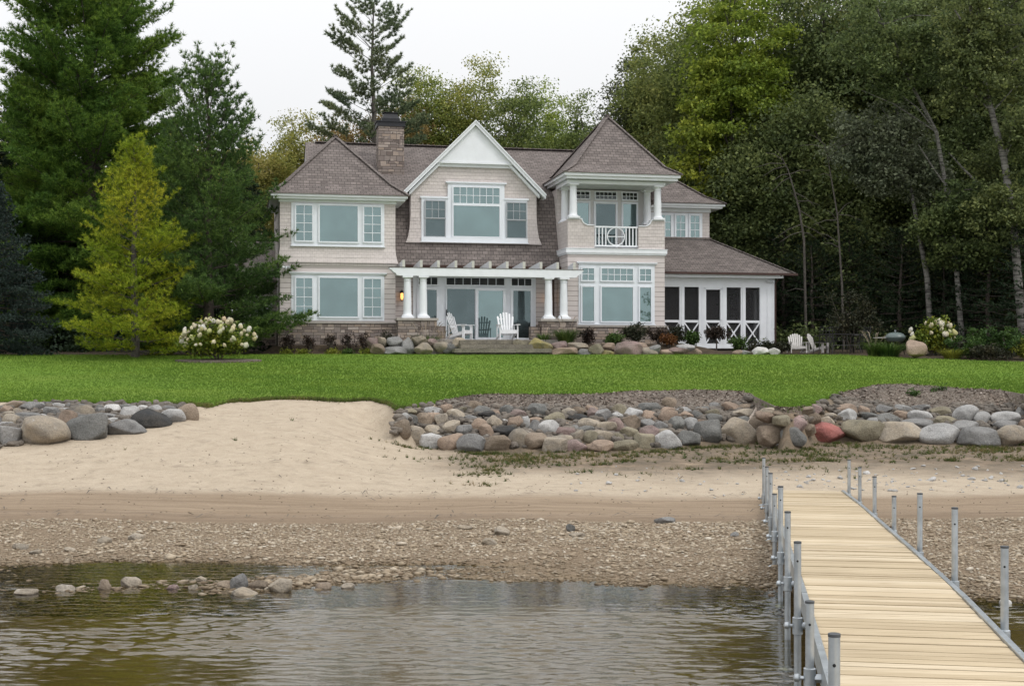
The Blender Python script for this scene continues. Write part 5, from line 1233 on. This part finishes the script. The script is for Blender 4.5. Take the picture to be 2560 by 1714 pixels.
broadleaf('maple_tree', 'smaller yellow green maple low beside the tower roof, under the tall bright one', 'tree', pos(1755, 60.5), 11.6, (1.5, 1.5, 3.6), 8.6, L_maple, 122, nclump=46, per=80, size=.22, cr=.6, tr=.09, bark=M_barkgrey, limbs=20, flat=.42)
broadleaf('poplar_tree', 'pale leaved poplar on the skyline at the left end of the right hand woods', 'tree', pos(1556, 73), 15.2, (1.5, 1.5, 5.4), 10.0, L_poplar, 123, nclump=80, per=130, size=.16, cr=.6, tr=.1, bark=M_barkgrey, limbs=24)
broadleaf('poplar_tree', 'thin topped poplar on the skyline between the pale poplar and the tall tree', 'tree', pos(1610, 72), 16.6, (1.3, 1.3, 5.6), 11.2, L_wood, 124, nclump=80, per=130, size=.16, cr=.6, tr=.1, bark=M_barkgrey, limbs=24)
for k, (px, y, h, l) in enumerate(((1960, 58.5, 5.5, 2.0), (2030, 57, 4.5, 2.2), (2120, 57.5, 5.5, 2.4), (2250, 56.5, 5.0, 2.5), (2360, 56.5, 4.2, 2.2), (2470, 54, 5.6, 2.5), (2570, 52, 5.0, 2.3), (1985, 62, 9, 2.6), (2200, 61, 8, 2.6), (2420, 60, 8, 2.6))):
    conifer('dark_spruce', 'low dark spruce in the shade below the right hand woods', 'tree', pos(px, y), h, l, L_spruce, 140 + k, gap=.34, nb=7, blade=(.13, .035), n=8, prof=.7, up=(-.2, .5), fill=.95, group='young spruces under the right hand woods', tuft=.16)
def birch_bark():
    m, nt, b = new_mat('birch_bark'); v = coords(nt)
    f = noise(nt, coords(nt, 'Object', (2.2, 2.2, 13)), 1.0, 5, .65)
    c = ramp(nt, f, [(.38, (.03, .028, .026)), (.48, (.14, .132, .12)), (.64, (.23, .22, .20))]); lk(nt, c, b.inputs['Base Color']); b.inputs['Roughness'].default_value = .85; bump(nt, b, f, .4, .03); return m
M_birch = birch_bark()
def birch(lab, poly, y, r0, crowns, m, seed, limbs=()):
    x0, z0 = ax(poly[0][0], y), 0; base = pos(poly[0][0], y, -.1); t = thing('birch_tree', base, 0, lab, 'tree')
    P = [(ax(px, y) - base[0], R.uniform(-.15, .15) if i else 0, EYE - (py - HORIZON) / FPX * y - base[2]) for i, (px, py) in enumerate(poly)]; P[0] = (0, 0, -.2)
    n = len(P); lm = MB().tube(P, [r0 * .86 * (1 - .72 * i / (n - 1)) for i in range(n)], 10); r = np.random.default_rng(seed)
    for a, b, rr in limbs: lm.tube([(ax(a[0], y) - base[0], 0, EYE - (a[1] - HORIZON) / FPX * y - base[2]), (ax((a[0] + b[0]) / 2, y) - base[0], -.2, EYE - ((a[1] + b[1]) / 2 + 4 - HORIZON) / FPX * y - base[2]), (ax(b[0], y) - base[0], -.3, EYE - (b[1] - HORIZON) / FPX * y - base[2])], [rr, rr * .8, rr * .4], 6)
    pp = []
    for px, py, rx, rz, nc in crowns:
        cx, cz = ax(px, y) - base[0], EYE - (py - HORIZON) / FPX * y - base[2]
        c, q = crown_points(r, nc, 110, np.array([rx, rx * .8, rz]), np.array([cx, -.2, cz]), .5, shell=1.8, flat=.5); pp.append(q)
        for i in range(0, nc, 7):
            e = Vector(c[i]); s = min(range(n), key=lambda j: abs(P[j][2] - (e.z - .8))); lm.tube([P[s], tuple(Vector(P[s]).lerp(e, .5) + Vector((0, 0, .2))), tuple(e)], [.035, .022, .006], 5, False)
    lm.build('trunk', M_birch, t, smooth=True)
    foliage_ob(np.concatenate(pp), .15, m, t, seed)
birch('birch with pale trunk nearest the grey leaved crown, left of two white trunks', [(2330, 777), (2318, 690), (2300, 600), (2277, 463), (2258, 360), (2240, 260)], 55, .155, [(2235, 350, 1.5, 2.2, 55), (2190, 430, 1.3, 1.5, 40), (2310, 440, 1.2, 1.4, 35), (2140, 360, 1.2, 1.6, 34)], L_poplar, 151)
birch('slender leaning birch with white lower trunk, between the other two pale trunks', [(2408, 777), (2390, 650), (2372, 500), (2340, 330), (2270, 200), (2210, 60), (2170, -40)], 54, .14, [(2400, 520, 1.4, 1.5, 40), (2330, 560, 1.1, 1.0, 28), (2420, 640, 1.6, .7, 34), (2180, 120, 2.0, 2.6, 60), (2300, 130, 1.8, 2.4, 50)], L_wooddk, 152, [((2449, 462), (2366, 385), .05), ((2375, 480), (2290, 365), .04)])
birch('stout grey birch trunk rising at the right edge of the picture', [(2562, 770), (2535, 560), (2512, 400), (2482, 280), (2455, 180), (2437, 90), (2415, -60)], 52, .21, [(2520, 140, 1.8, 2.4, 50), (2420, 160, 1.6, 2.4, 46), (2500, 520, 1.5, 1.3, 36), (2560, 330, 1.3, 2.0, 36), (2440, 50, 1.8, 1.8, 36)], L_wooddk, 153, [((2437, 100), (2380, 30), .06)])
def dead(lab, poly, y, r0, seed):
    base = pos(poly[0][0], y, -.1); t = thing('dead_tree', base, 0, lab, 'tree'); r = random.Random(seed)
    P = [(ax(px, y) - base[0], 0, EYE - (py - HORIZON) / FPX * y - base[2]) for px, py in poly]; P[0] = (P[0][0], 0, -.1); n = len(P)
    tm = MB().tube(P, [r0 * (1 - .75 * i / (n - 1)) for i in range(n)], 7); 
    for k in range(16):
        i = r.randrange(1, n); p = Vector(P[i]).lerp(Vector(P[i - 1]), r.random() * .8); l = r.uniform(.5, 1.4); a = r.uniform(-.7, .9); sg = r.choice((-1, 1)); e = p + Vector((sg * l * math.cos(a), r.uniform(-.4, .1), l * math.sin(a)))
        tm.tube([p, p.lerp(e, .5) + Vector((0, 0, .1)), e], [.02, .014, .005], 4)
    tm.build('trunk', M_barkgrey, t, smooth=True)
dead('thin bare grey trunk with crooked twigs right of the porch roof', [(2016, 860), (2010, 599), (1998, 522), (1983, 468), (1970, 424), (1955, 395)], 55.5, .06, 5)
dead('taller bare trunk leaning left, between the crooked twigs and the birches', [(2110, 850), (2105, 712), (2093, 534), (2072, 409), (2062, 360)], 55, .055, 6)
shrub('wispy_bush', 'wispy dark bush rising behind the patio table and chairs', 'bush', pos(2130, 51.5), (1.15, .9, 1.25), L_shrubdk, 201, 3800, .10, .3)
conifer('shoreline_spruce', 'spruce on the shore outside the picture to the right, mirrored in the tower windows', 'tree', (18.6, 30.5, 1.3), 8.5, 2.6, L_pinedk, 210, gap=.36, nb=7, blade=(.15, .03), n=9, prof=.8, up=(-.1, .6))

# ------------------------------------------------------------------ garden plants
def bed(px, y, dz=0): x = ax(px, y); return (x, y, Hs(x, y) + dz)
def hydrangea(lab, loc, rad, nbl, seed, bs, mat_=L_hyd, lobes=None):
    t = shrub('hydrangea', lab, 'hydrangea', loc, rad, mat_, seed, 4200, .12, .26, nclump=60, base=.08); r = np.random.default_rng(seed); protos = []
    for k in range(4):
        v = rock_verts(seed * 10 + k, ICO2, cuts=0); rr = 1 - .35 * np.clip(v[:, 2], 0, 1); v = v * np.stack([rr, rr, np.ones(len(v)) * 1.15], 1)
        v *= (1 + .13 * r.normal(size=len(v)))[:, None]; protos.append(np_mesh('bloom', v * .5, ICO2[1], M_bloom, True))
    for k in range(nbl):
        th = r.uniform(-3.3, .2) if r.random() < .85 else r.uniform(0, 6.28); ph = r.uniform(-.30, 1.35); d = np.array([math.cos(th) * math.cos(ph), math.sin(th) * math.cos(ph), math.sin(ph)])
        p = d * np.array(rad) * r.uniform(.92, 1.12) + (0, 0, rad[2] + .08); s = bs * r.uniform(.65, 1.25)
        o = bpy.data.objects.new('bloom', protos[k % 4]); COL.objects.link(o); o.parent = t; o.location = p; o.scale = (s, s, s * r.uniform(1, 1.3)); o.rotation_euler = (d[1] * -.6, d[0] * .6, r.uniform(0, 6))
    return t
hl = bed(548, 44.0); hydrangea('large hydrangea covered in creamy white blooms on the left side of the lawn', hl, (1.22, .9, .66), 96, 5, .14)
mr_ = MB(); ring = [(1.42 * math.cos(a) * (1 + .05 * math.sin(3 * a)), .62 * math.sin(a), 0) for a in np.linspace(0, 2 * math.pi, 40, endpoint=False)]
mr_.prism([(x, y) for x, y, z in ring], 'z', -.05, .05); mro = mr_.build('mulch_ring', M_mulch); mro.location = (hl[0], hl[1] - .2, hl[2] + .035); mro.rotation_euler = (math.atan(.07), 0, 0); tag(mro, kind='structure')
hr = bed(2330, 47.6); hydrangea('white and pink blooming hydrangea behind the peach boulder on the right', hr, (.80, .6, .58), 34, 6, .15)
def grass(px, y, lab, h, r_, seed, n=320, pl=0, name='ornamental_grass', m=L_grass): grass_clump(name, lab, bed(px, y), h, r_, m, seed, n, .018, pl, 'ornamental grasses')
grass(1012, 48.5, 'small ornamental grass at the left stone pier, beside the dark round shrub', .62, .42, 301)
grass(1068, 48.5, 'large ornamental grass with plumes between the left pier and the left white chair', .95, .62, 302, 520, 9)
grass(1106, 48.3, 'thin pale ornamental grass just left of the white chair', .75, .35, 303, 120, 8)
grass(1360, 49.2, 'narrow ornamental grass in front of the right stone pier', .65, .36, 304, 260, 2)
grass(1415, 49.2, 'broad ornamental grass right of the narrow one, below the right pair of columns', .85, .62, 305, 520, 3)
grass(2222, 46.6, 'dense dark green ornamental grass left of the peach boulder', .72, .75, 306, 700)
grass(2185, 46.8, 'loose ornamental grass with pale plumes at the left end of the right bed', .75, .5, 307, 260, 8)
grass(2380, 45.8, 'yellowish grass clump right of the peach boulder', .5, .6, 308, 300, 0, m=L_perennial)
SH = [(970, 48.6, (.36, .34, .32), L_shrubdk, 'dark rounded shrub at the corner of the left wing, beside the small grass'),
      (1470, 49.7, (.30, .3, .28), L_burg, 'small dark shrub under the left edge of the tower window'),
      (1588, 49.7, (.52, .45, .34), L_shrubdk, 'widest dark shrub under the tower window'),
      (1535, 49.4, (.40, .35, .18), L_green, 'low green spreading shrub left of the widest dark shrub'),
      (1650, 49.6, (.42, .35, .28), L_burg, 'dark purple shrub at the right corner of the tower'),
      (1672, 48.9, (.24, .24, .17), L_orange, 'little orange leaved shrub behind the house boulders'),
      (1690, 50.2, (.36, .34, .36), L_shrubdk, 'dark upright shrub in front of the first screen panel'),
      (1730, 50.2, (.36, .3, .24), L_green, 'green rounded shrub in front of the second screen panel'),
      (1848, 50.0, (.36, .34, .34), L_green, 'green rounded shrub in front of the fourth screen panel'),
      (1905, 50.0, (.55, .4, .18), L_shrubdk, 'low dark hedge shrub behind the white boulders'),
      (1945, 50.0, (.4, .35, .18), L_shrubdk, 'low dark shrub at the right corner of the porch'),
      (2440, 46.0, (1.0, .8, .58), L_green, 'large rounded green shrub in the right bed beside the hydrangea'),
      (2520, 45.6, (.85, .7, .62), L_green, 'tall green shrub at the right edge of the bed'),
      (2475, 45.0, (.7, .4, .22), L_shrubdk, 'low dark groundcover shrub in front of the two green shrubs'),
      (2575, 45.2, (.6, .5, .3), L_perennial, 'yellowish shrub cut by the right edge of the picture')]
for k, (px, y, rd, m, lab) in enumerate(SH): shrub('shrub', lab, 'shrub', bed(px, y, -.04), rd, m, 320 + k, int(2600 * max(.4, rd[0] * 1.3)), .085, .16, 'shrubs around the house', nclump=36)
for k, (px, lab) in enumerate(((720, 'spindly dark perennial at the left end of the stone base'), (775, 'spindly dark perennial left of the yellow green mound'), (828, 'tall spindly dark perennial under the right casement window'), (872, 'spindly dark perennial right of the tall one'), (912, 'dense dark perennial beside the garden boulders'))):
    shrub('perennial', lab, 'plant', bed(px, 48.55), (.30, .2, .30), L_burg, 350 + k, 520, .07, .14, 'dark perennials along the stone base', nclump=18)
for k, (px, lab) in enumerate(((716, 'yellow mound plant at the left corner of the house bed'), (757, 'largest yellow green mound plant in the left house bed'), (832, 'yellow green mound plant in the middle of the left bed'), (868, 'green mound plant right of the middle one'), (917, 'yellow green plant touching the garden boulders'))):
    shrub('mound_plant', lab, 'plant', bed(px, 48.15, -.03), (.26 + .08 * (k == 1), .2, .11), L_perennial if k != 3 else L_green, 360 + k, 700, .07, .12, 'low mound plants in the left bed', nclump=20, base=.0)
jm = thing('japanese_maple', bed(1791, 49.4), 0, 'small burgundy Japanese maple with thin trunk in front of the screen door', 'tree')
MB().tube([(0, 0, -.1), (.01, 0, .3), (-.03, 0, .55)], [.03, .025, .02], 6).tube([(0, 0, .45), (-.25, 0, .72)], [.015, .006], 4).tube([(0, 0, .45), (.28, 0, .70)], [.015, .006], 4).build('trunk', M_bark, jm)
_, q = crown_points(np.random.default_rng(9), 34, 60, np.array([.46, .4, .22]), np.array([0, 0, .66]), .16); foliage_ob(q, .075, L_burg, jm, 370)
for k, (px, py, lab) in enumerate(((2287, 1008, 'small dark evergreen seedling on the right mulch bed, larger of two'), (2362, 999, 'smaller dark seedling on the right mulch bed, right of the larger one'))):
    x, y, z = surf_hit(px, py, 27.5, 36); shrub('seedling', lab, 'plant', (x, y + .3, z + .12), (.24, .18, .09), L_green, 380 + k, 500, .06, .10, nclump=20, base=0)
# shaded undergrowth at the foot of the woods, too many plants to count
def undergrowth(x0, x1, y0, y1, n, m, seed, h=.9, name='undergrowth'):
    r = np.random.default_rng(seed); x = r.uniform(x0, x1, n); y = r.uniform(y0, y1, n); cz = H(x, y) + r.random(n) ** 1.5 * h
    pos_ = np.repeat(np.stack([x, y, cz], 1), 40, 0) + r.normal(size=(n * 40, 3)) * (.28, .28, .2)
    tag(foliage_ob(pos_, .16, m, None, seed, name), kind='stuff')
undergrowth(8.5, 26, 54.5, 62, 520, L_wooddk, 401); undergrowth(-27, -9.5, 51, 60, 420, L_spruce, 402, .8)
undergrowth(15.5, 22, 46.8, 49, 110, L_shrubdk, 403, .35)

# ------------------------------------------------------------------ grass on the lawn, weeds in the sand
def tufts(name, P, h, m, seed, n=5, w=.006, spread=.5):
    r = np.random.default_rng(seed); k = len(P); D = np.tile([0, 0, 1.0], (k, 1)); v, f = blades(P + np.concatenate([r.normal(size=(k, 2)) * .015, np.zeros((k, 1))], 1), D, n, h, w, spread, seed)
    return tag(np_ob(name, v, f, m), kind='stuff')
n = 190000; u = NR.random(n); gy = 28.4 + 19 * u ** 1.6; gx = NR.uniform(-1, 1, n) * gy * .58; k = (gy > np.interp(gx, lx, ey) + .01) & (gy < yback(gx)); gx, gy = gx[k], gy[k]
tufts('lawn_grass', np.stack([gx, gy, lawn_plane(gy) + .03], 1), .05, L_turf, 501, 5, .014, .55)
n = 9000; fx = NR.uniform(-12, 14.5, n); fy = np.interp(fx, lx, ey) + np.abs(NR.normal(size=n)) * .05 - .03; tufts('edge_grass', np.stack([fx, fy, lawn_plane(fy) - .01], 1), .075, L_turf, 505, 5, .012, .8)
n = 1500; fx = NR.uniform(-8.0, -2.2, n); fy = np.interp(fx, lx, ey) + NR.normal(size=n) * .07; tufts('edge_grass', np.stack([fx, fy, H(fx, fy) + .0], 1), .10, L_weed, 502, 6, .010, .7)
wx, wy = [], []
for c in range(150):
    cx = NR.uniform(-1.9, 12.5); cy = float(yrbase(cx)) - abs(NR.normal()) * 1.6 - .05; m_ = NR.integers(3, 30); s = NR.uniform(.05, .30); wx += list(cx + NR.normal(size=m_) * s * 1.6); wy += list(cy + NR.normal(size=m_) * s * .7)
for c in range(16):
    cx = NR.uniform(-9, 9); cy = NR.uniform(23.5, 28.5); m_ = NR.integers(1, 3); wx += list(cx + NR.normal(size=m_) * .10); wy += list(cy + NR.normal(size=m_) * .05)
for c in range(26):
    cx = NR.uniform(-2.5, 12); cy = float(yrbase(cx)) + NR.uniform(-.1, .15); m_ = NR.integers(12, 30); wx += list(cx + NR.normal(size=m_) * .14); wy += list(cy + NR.normal(size=m_) * .05)
wx, wy = np.array(wx), np.array(wy); k = (wy < yrbase(wx) + .25) | (wx < -2.8); wx, wy = wx[k], wy[k]
tufts('beach_weeds', np.stack([wx, wy, H(wx, wy)], 1), .085, L_weed, 503, 9, .009, .9)
k = NR.random(len(wx)) < .35; tufts('beach_weeds', np.stack([wx[k], wy[k], H(wx[k], wy[k])], 1) + .0, .07, L_green, 504, 8, .014, 1.0)

# wood chips on the mulch, twigs and dry bits washed along the beach
cm, cnt, cb = new_mat('wood_chips'); lk(cnt, ramp(cnt, nd(cnt, 'ShaderNodeNewGeometry').outputs['Random Per Island'], [(0, (.06, .042, .033)), (.5, (.16, .115, .09)), (.85, (.26, .20, .165)), (1, (.42, .37, .33))]), cb.inputs['Base Color']); cb.inputs['Roughness'].default_value = .9
def flat_bits(name, P, size, aspect, m, seed, tilt=.35):
    r = np.random.default_rng(seed); nn = r.normal(size=(len(P), 3)) * tilt; nn[:, 2] = 1; nn /= np.linalg.norm(nn, axis=1)[:, None]
    v, f = cards(P, nn, size, aspect, seed + 1); tag(np_ob(name, v, f, m), kind='stuff')
PP = []
for mx, w0, w1, mz in MULCH:
    n = 5000; i = NR.integers(0, len(mx), n); t = NR.random(n); zz = []
    X = mx[i] + NR.uniform(-.05, .05, n); Y = w0[i] + (w1[i] - w0[i]) * t
    x0c = mz(mx[:, None] + 0 * w0[:, None], np.stack([w0 + (w1 - w0) * q for q in np.linspace(0, 1, 40)], 1)); Z = x0c[i, np.clip((t * 39).round().astype(int), 0, 39)]
    PP.append(np.stack([X, w0[i] + (w1[i] - w0[i]) * np.clip((t * 39).round() / 39, 0, 1) + NR.uniform(-.5, .5, n) * (w1[i] - w0[i]) / 39, Z + .012], 1))
flat_bits('wood_chips', np.concatenate(PP), NR.uniform(.03, .09, 10000), .4, cm, 601)
n = 420; dx = NR.uniform(-10, 4.5, n); dy = np.where(NR.random(n) < .45, 21.9, np.where(NR.random(n) < .5, 19.2, 24.5)) + NR.normal(size=n) * np.where(NR.random(n) < .6, .22, 1.2); k = (dy > 18.7) & (dy < yedge(dx) - .6) & ((dx < -3) | (dy < yrbase(dx) - .3)); dx, dy = dx[k], dy[k]
flat_bits('shore_debris', np.stack([dx, dy, H(dx, dy) + .01], 1), NR.uniform(.05, .26, len(dx)), .10, M_twig, 602, .12)

# ------------------------------------------------------------------ chairs, table, grill
def adirondack(lab, loc, rz, m, slats=6, name='adirondack_chair', group='adirondack chairs'):
    t = thing(name, loc, rz, lab, 'chair', group); W = .62
    s = MB()
    for k in range(5): y = -.30 + k * .115; z = .36 - .16 * (k / 4); s.box(-.27, .27, y, y + .10, z - .02, z)
    s.box(-.29, .29, -.335, -.31, .24, .37); s.build('seat', m, t)
    b = MB(); n = slats
    for k in range(n):
        u = (k - (n - 1) / 2) / ((n - 1) / 2); top = 1.06 - .16 * u * u; x0, x1 = u * .21, u * .29; w = .072
        p0, p1 = Vector((x0, .17, .18)), Vector((x1, .17 + (top - .18) * .34, top)); d = (p1 - p0).normalized(); sd_ = Vector((1, 0, 0)); sd_ = (sd_ - d * sd_.dot(d)).normalized(); nn = sd_.cross(d)
        prof = [(-w / 2 * .8, 0), (w / 2 * .8, 0)] + [(w / 2 * math.cos(a), (p1 - p0).length - w / 2 + w / 2 * math.sin(a)) for a in np.linspace(0, math.pi, 7)]
        vs = [p0 + sd_ * a + d * c + nn * e for e in (-.009, .009) for a, c in prof]; q = len(prof)
        b.add(vs, [tuple(range(q)), tuple(range(2 * q - 1, q - 1, -1))] + [(i, q + i, q + (i + 1) % q, (i + 1) % q) for i in range(q)])
    b.beam((-.30, .30, .50), (.30, .30, .50), .03, .05); b.beam((-.24, .415, .80), (.24, .415, .80), .03, .05); b.build('backrest', m, t)
    for sg in (-1, 1):
        a = MB(); a.prism([(sg * .27, -.42), (sg * .42, -.42), (sg * .43, -.1), (sg * .36, .36), (sg * .30, .36), (sg * .28, -.05)], 'z', .555, .58); a.beam((sg * .345, -.30, .47), (sg * .345, -.22, .555), .02, .05); a.build('armrest', m, t)
        l = MB(); l.box(sg * .335 - .02, sg * .335 + .02, -.36, -.26, 0, .555); l.build('leg', m, t)
        l = MB(); l.prism([(-.34, .36), (-.34, .24), (.58, -.0), (.68, -.0), (.68, .06), (.18, .20)], 'x', sg * .30 - .015, sg * .30 + .015); l.beam((sg * .33, .3, .10), (sg * .33, .31, .56), .03, .05); l.build('leg', m, t)
    return t
PZ = 3.167
def onp(px, y): return (ax(px, y), y, PZ)
adirondack('white slatted Adirondack chair on the patio turned right, left of the sliding doors', onp(1150, 49.9), .95 + .2, M_chairwhite, 5)
adirondack('white slatted Adirondack chair on the patio facing the lake, right of the sliding doors', onp(1268, 49.6), .20, M_chairwhite, 6)
def lawn_at(px, y): x = ax(px, y); return (x, y, Hs(x, y) + .03)
lc1 = adirondack('pale grey fan back Adirondack chair on the lawn facing the lake, right of the porch', lawn_at(1993, 50), .02, M_chairgrey, 7)
lc2 = adirondack('pale grey Adirondack chair on the lawn turned right, behind the black lattice chair', lawn_at(2046, 50), 1.0, M_chairgrey, 6)
for o in (lc1, lc2): o.scale = (.86, .86, .70)
def metal_chair(lab, loc, rz):
    t = thing('metal_chair', loc, rz, lab, 'chair', 'black metal garden chairs')
    s = MB(); s.box(-.25, .25, -.25, .23, .41, .43); s.build('seat', M_dark, t)
    b = MB(); b.tube([(-.25, .23, .43), (-.26, .32, .98), (.26, .32, .98), (.25, .23, .43)], .016, 6)
    for k in range(4):
        for j in range(4):
            cx, cz = -.19 + k * .127, .52 + j * .125; yy = .23 + (cz - .43) * .164; b.tube([(cx + .066 * math.cos(a), yy, cz + .066 * math.sin(a)) for a in np.linspace(0, 6.283, 9)], .010, 4, False)
    b.build('backrest', M_dark, t)
    for sg in (-1, 1):
        MB().tube([(sg * .26, .25, .64), (sg * .28, 0, .67), (sg * .28, -.2, .65), (sg * .26, -.22, .43)], .014, 6).build('armrest', M_dark, t)
        for yy in (-.22, .22): MB().tube([(sg * .24, yy, .42), (sg * .26, yy * 1.15, 0)], .015, 6).build('leg', M_dark, t)
    return t
metal_chair('black lattice back metal chair in front of the turned pale chair', lawn_at(2057, 49.2), 3.35)
metal_chair('black metal chair on the far side of the dark table', lawn_at(2096, 51), .1)
metal_chair('black metal chair at the right end of the dark table', lawn_at(2150, 50.3), -1.3)
tb = thing('patio_table', lawn_at(2108, 50), .1, 'dark metal patio table with a lower shelf among the black chairs', 'table')
MB().box(-.62, .62, -.42, .42, .69, .715).build('tabletop', M_dark, tb); MB().box(-.45, .55, -.33, .33, .28, .295).build('shelf', plain('pewter', (.10, .10, .10), .3, .1, 5, .6), tb)
for sx in (-1, 1):
    for sy in (-1, 1): MB().tube([(sx * .55, sy * .36, .69), (sx * .5, sy * .32, .3), (sx * .56, sy * .38, 0)], .02, 6).build('leg', M_dark, tb)
gr = thing('grill', lawn_at(2238, 48.2), 0, 'grey green domed grill with shiny knob behind the dense ornamental grass', 'grill')
gr.scale = (.9, .9, .76); M_grill = plain('grey_green_enamel', (.10, .13, .125), .35, .08)
MB().lathe([(.30, .62), (.40, .74), (.41, .80)], (0, 0, 0), 24).build('bowl', M_grill, gr, True); gl_ = MB().lathe([(.415, .805), (.40, .88), (.32, .98), (.20, 1.04), (.05, 1.06)], (0, 0, 0), 24).build('lid', M_grill, gr, True)
MB().lathe([(.02, 1.06), (.022, 1.10), (.045, 1.115), (.045, 1.15), (.02, 1.165)], (0, 0, 0), 12).build('knob', M_galv, gl_, True)
MB().box(-.85, -.42, -.2, .2, .78, .81).build('side_shelf', M_chairgrey, gr)
for k in range(3): a = k * 2.094; MB().tube([(.25 * math.cos(a), .25 * math.sin(a), .66), (.38 * math.cos(a), .38 * math.sin(a), 0)], .02, 6).build('leg', M_dark, gr)
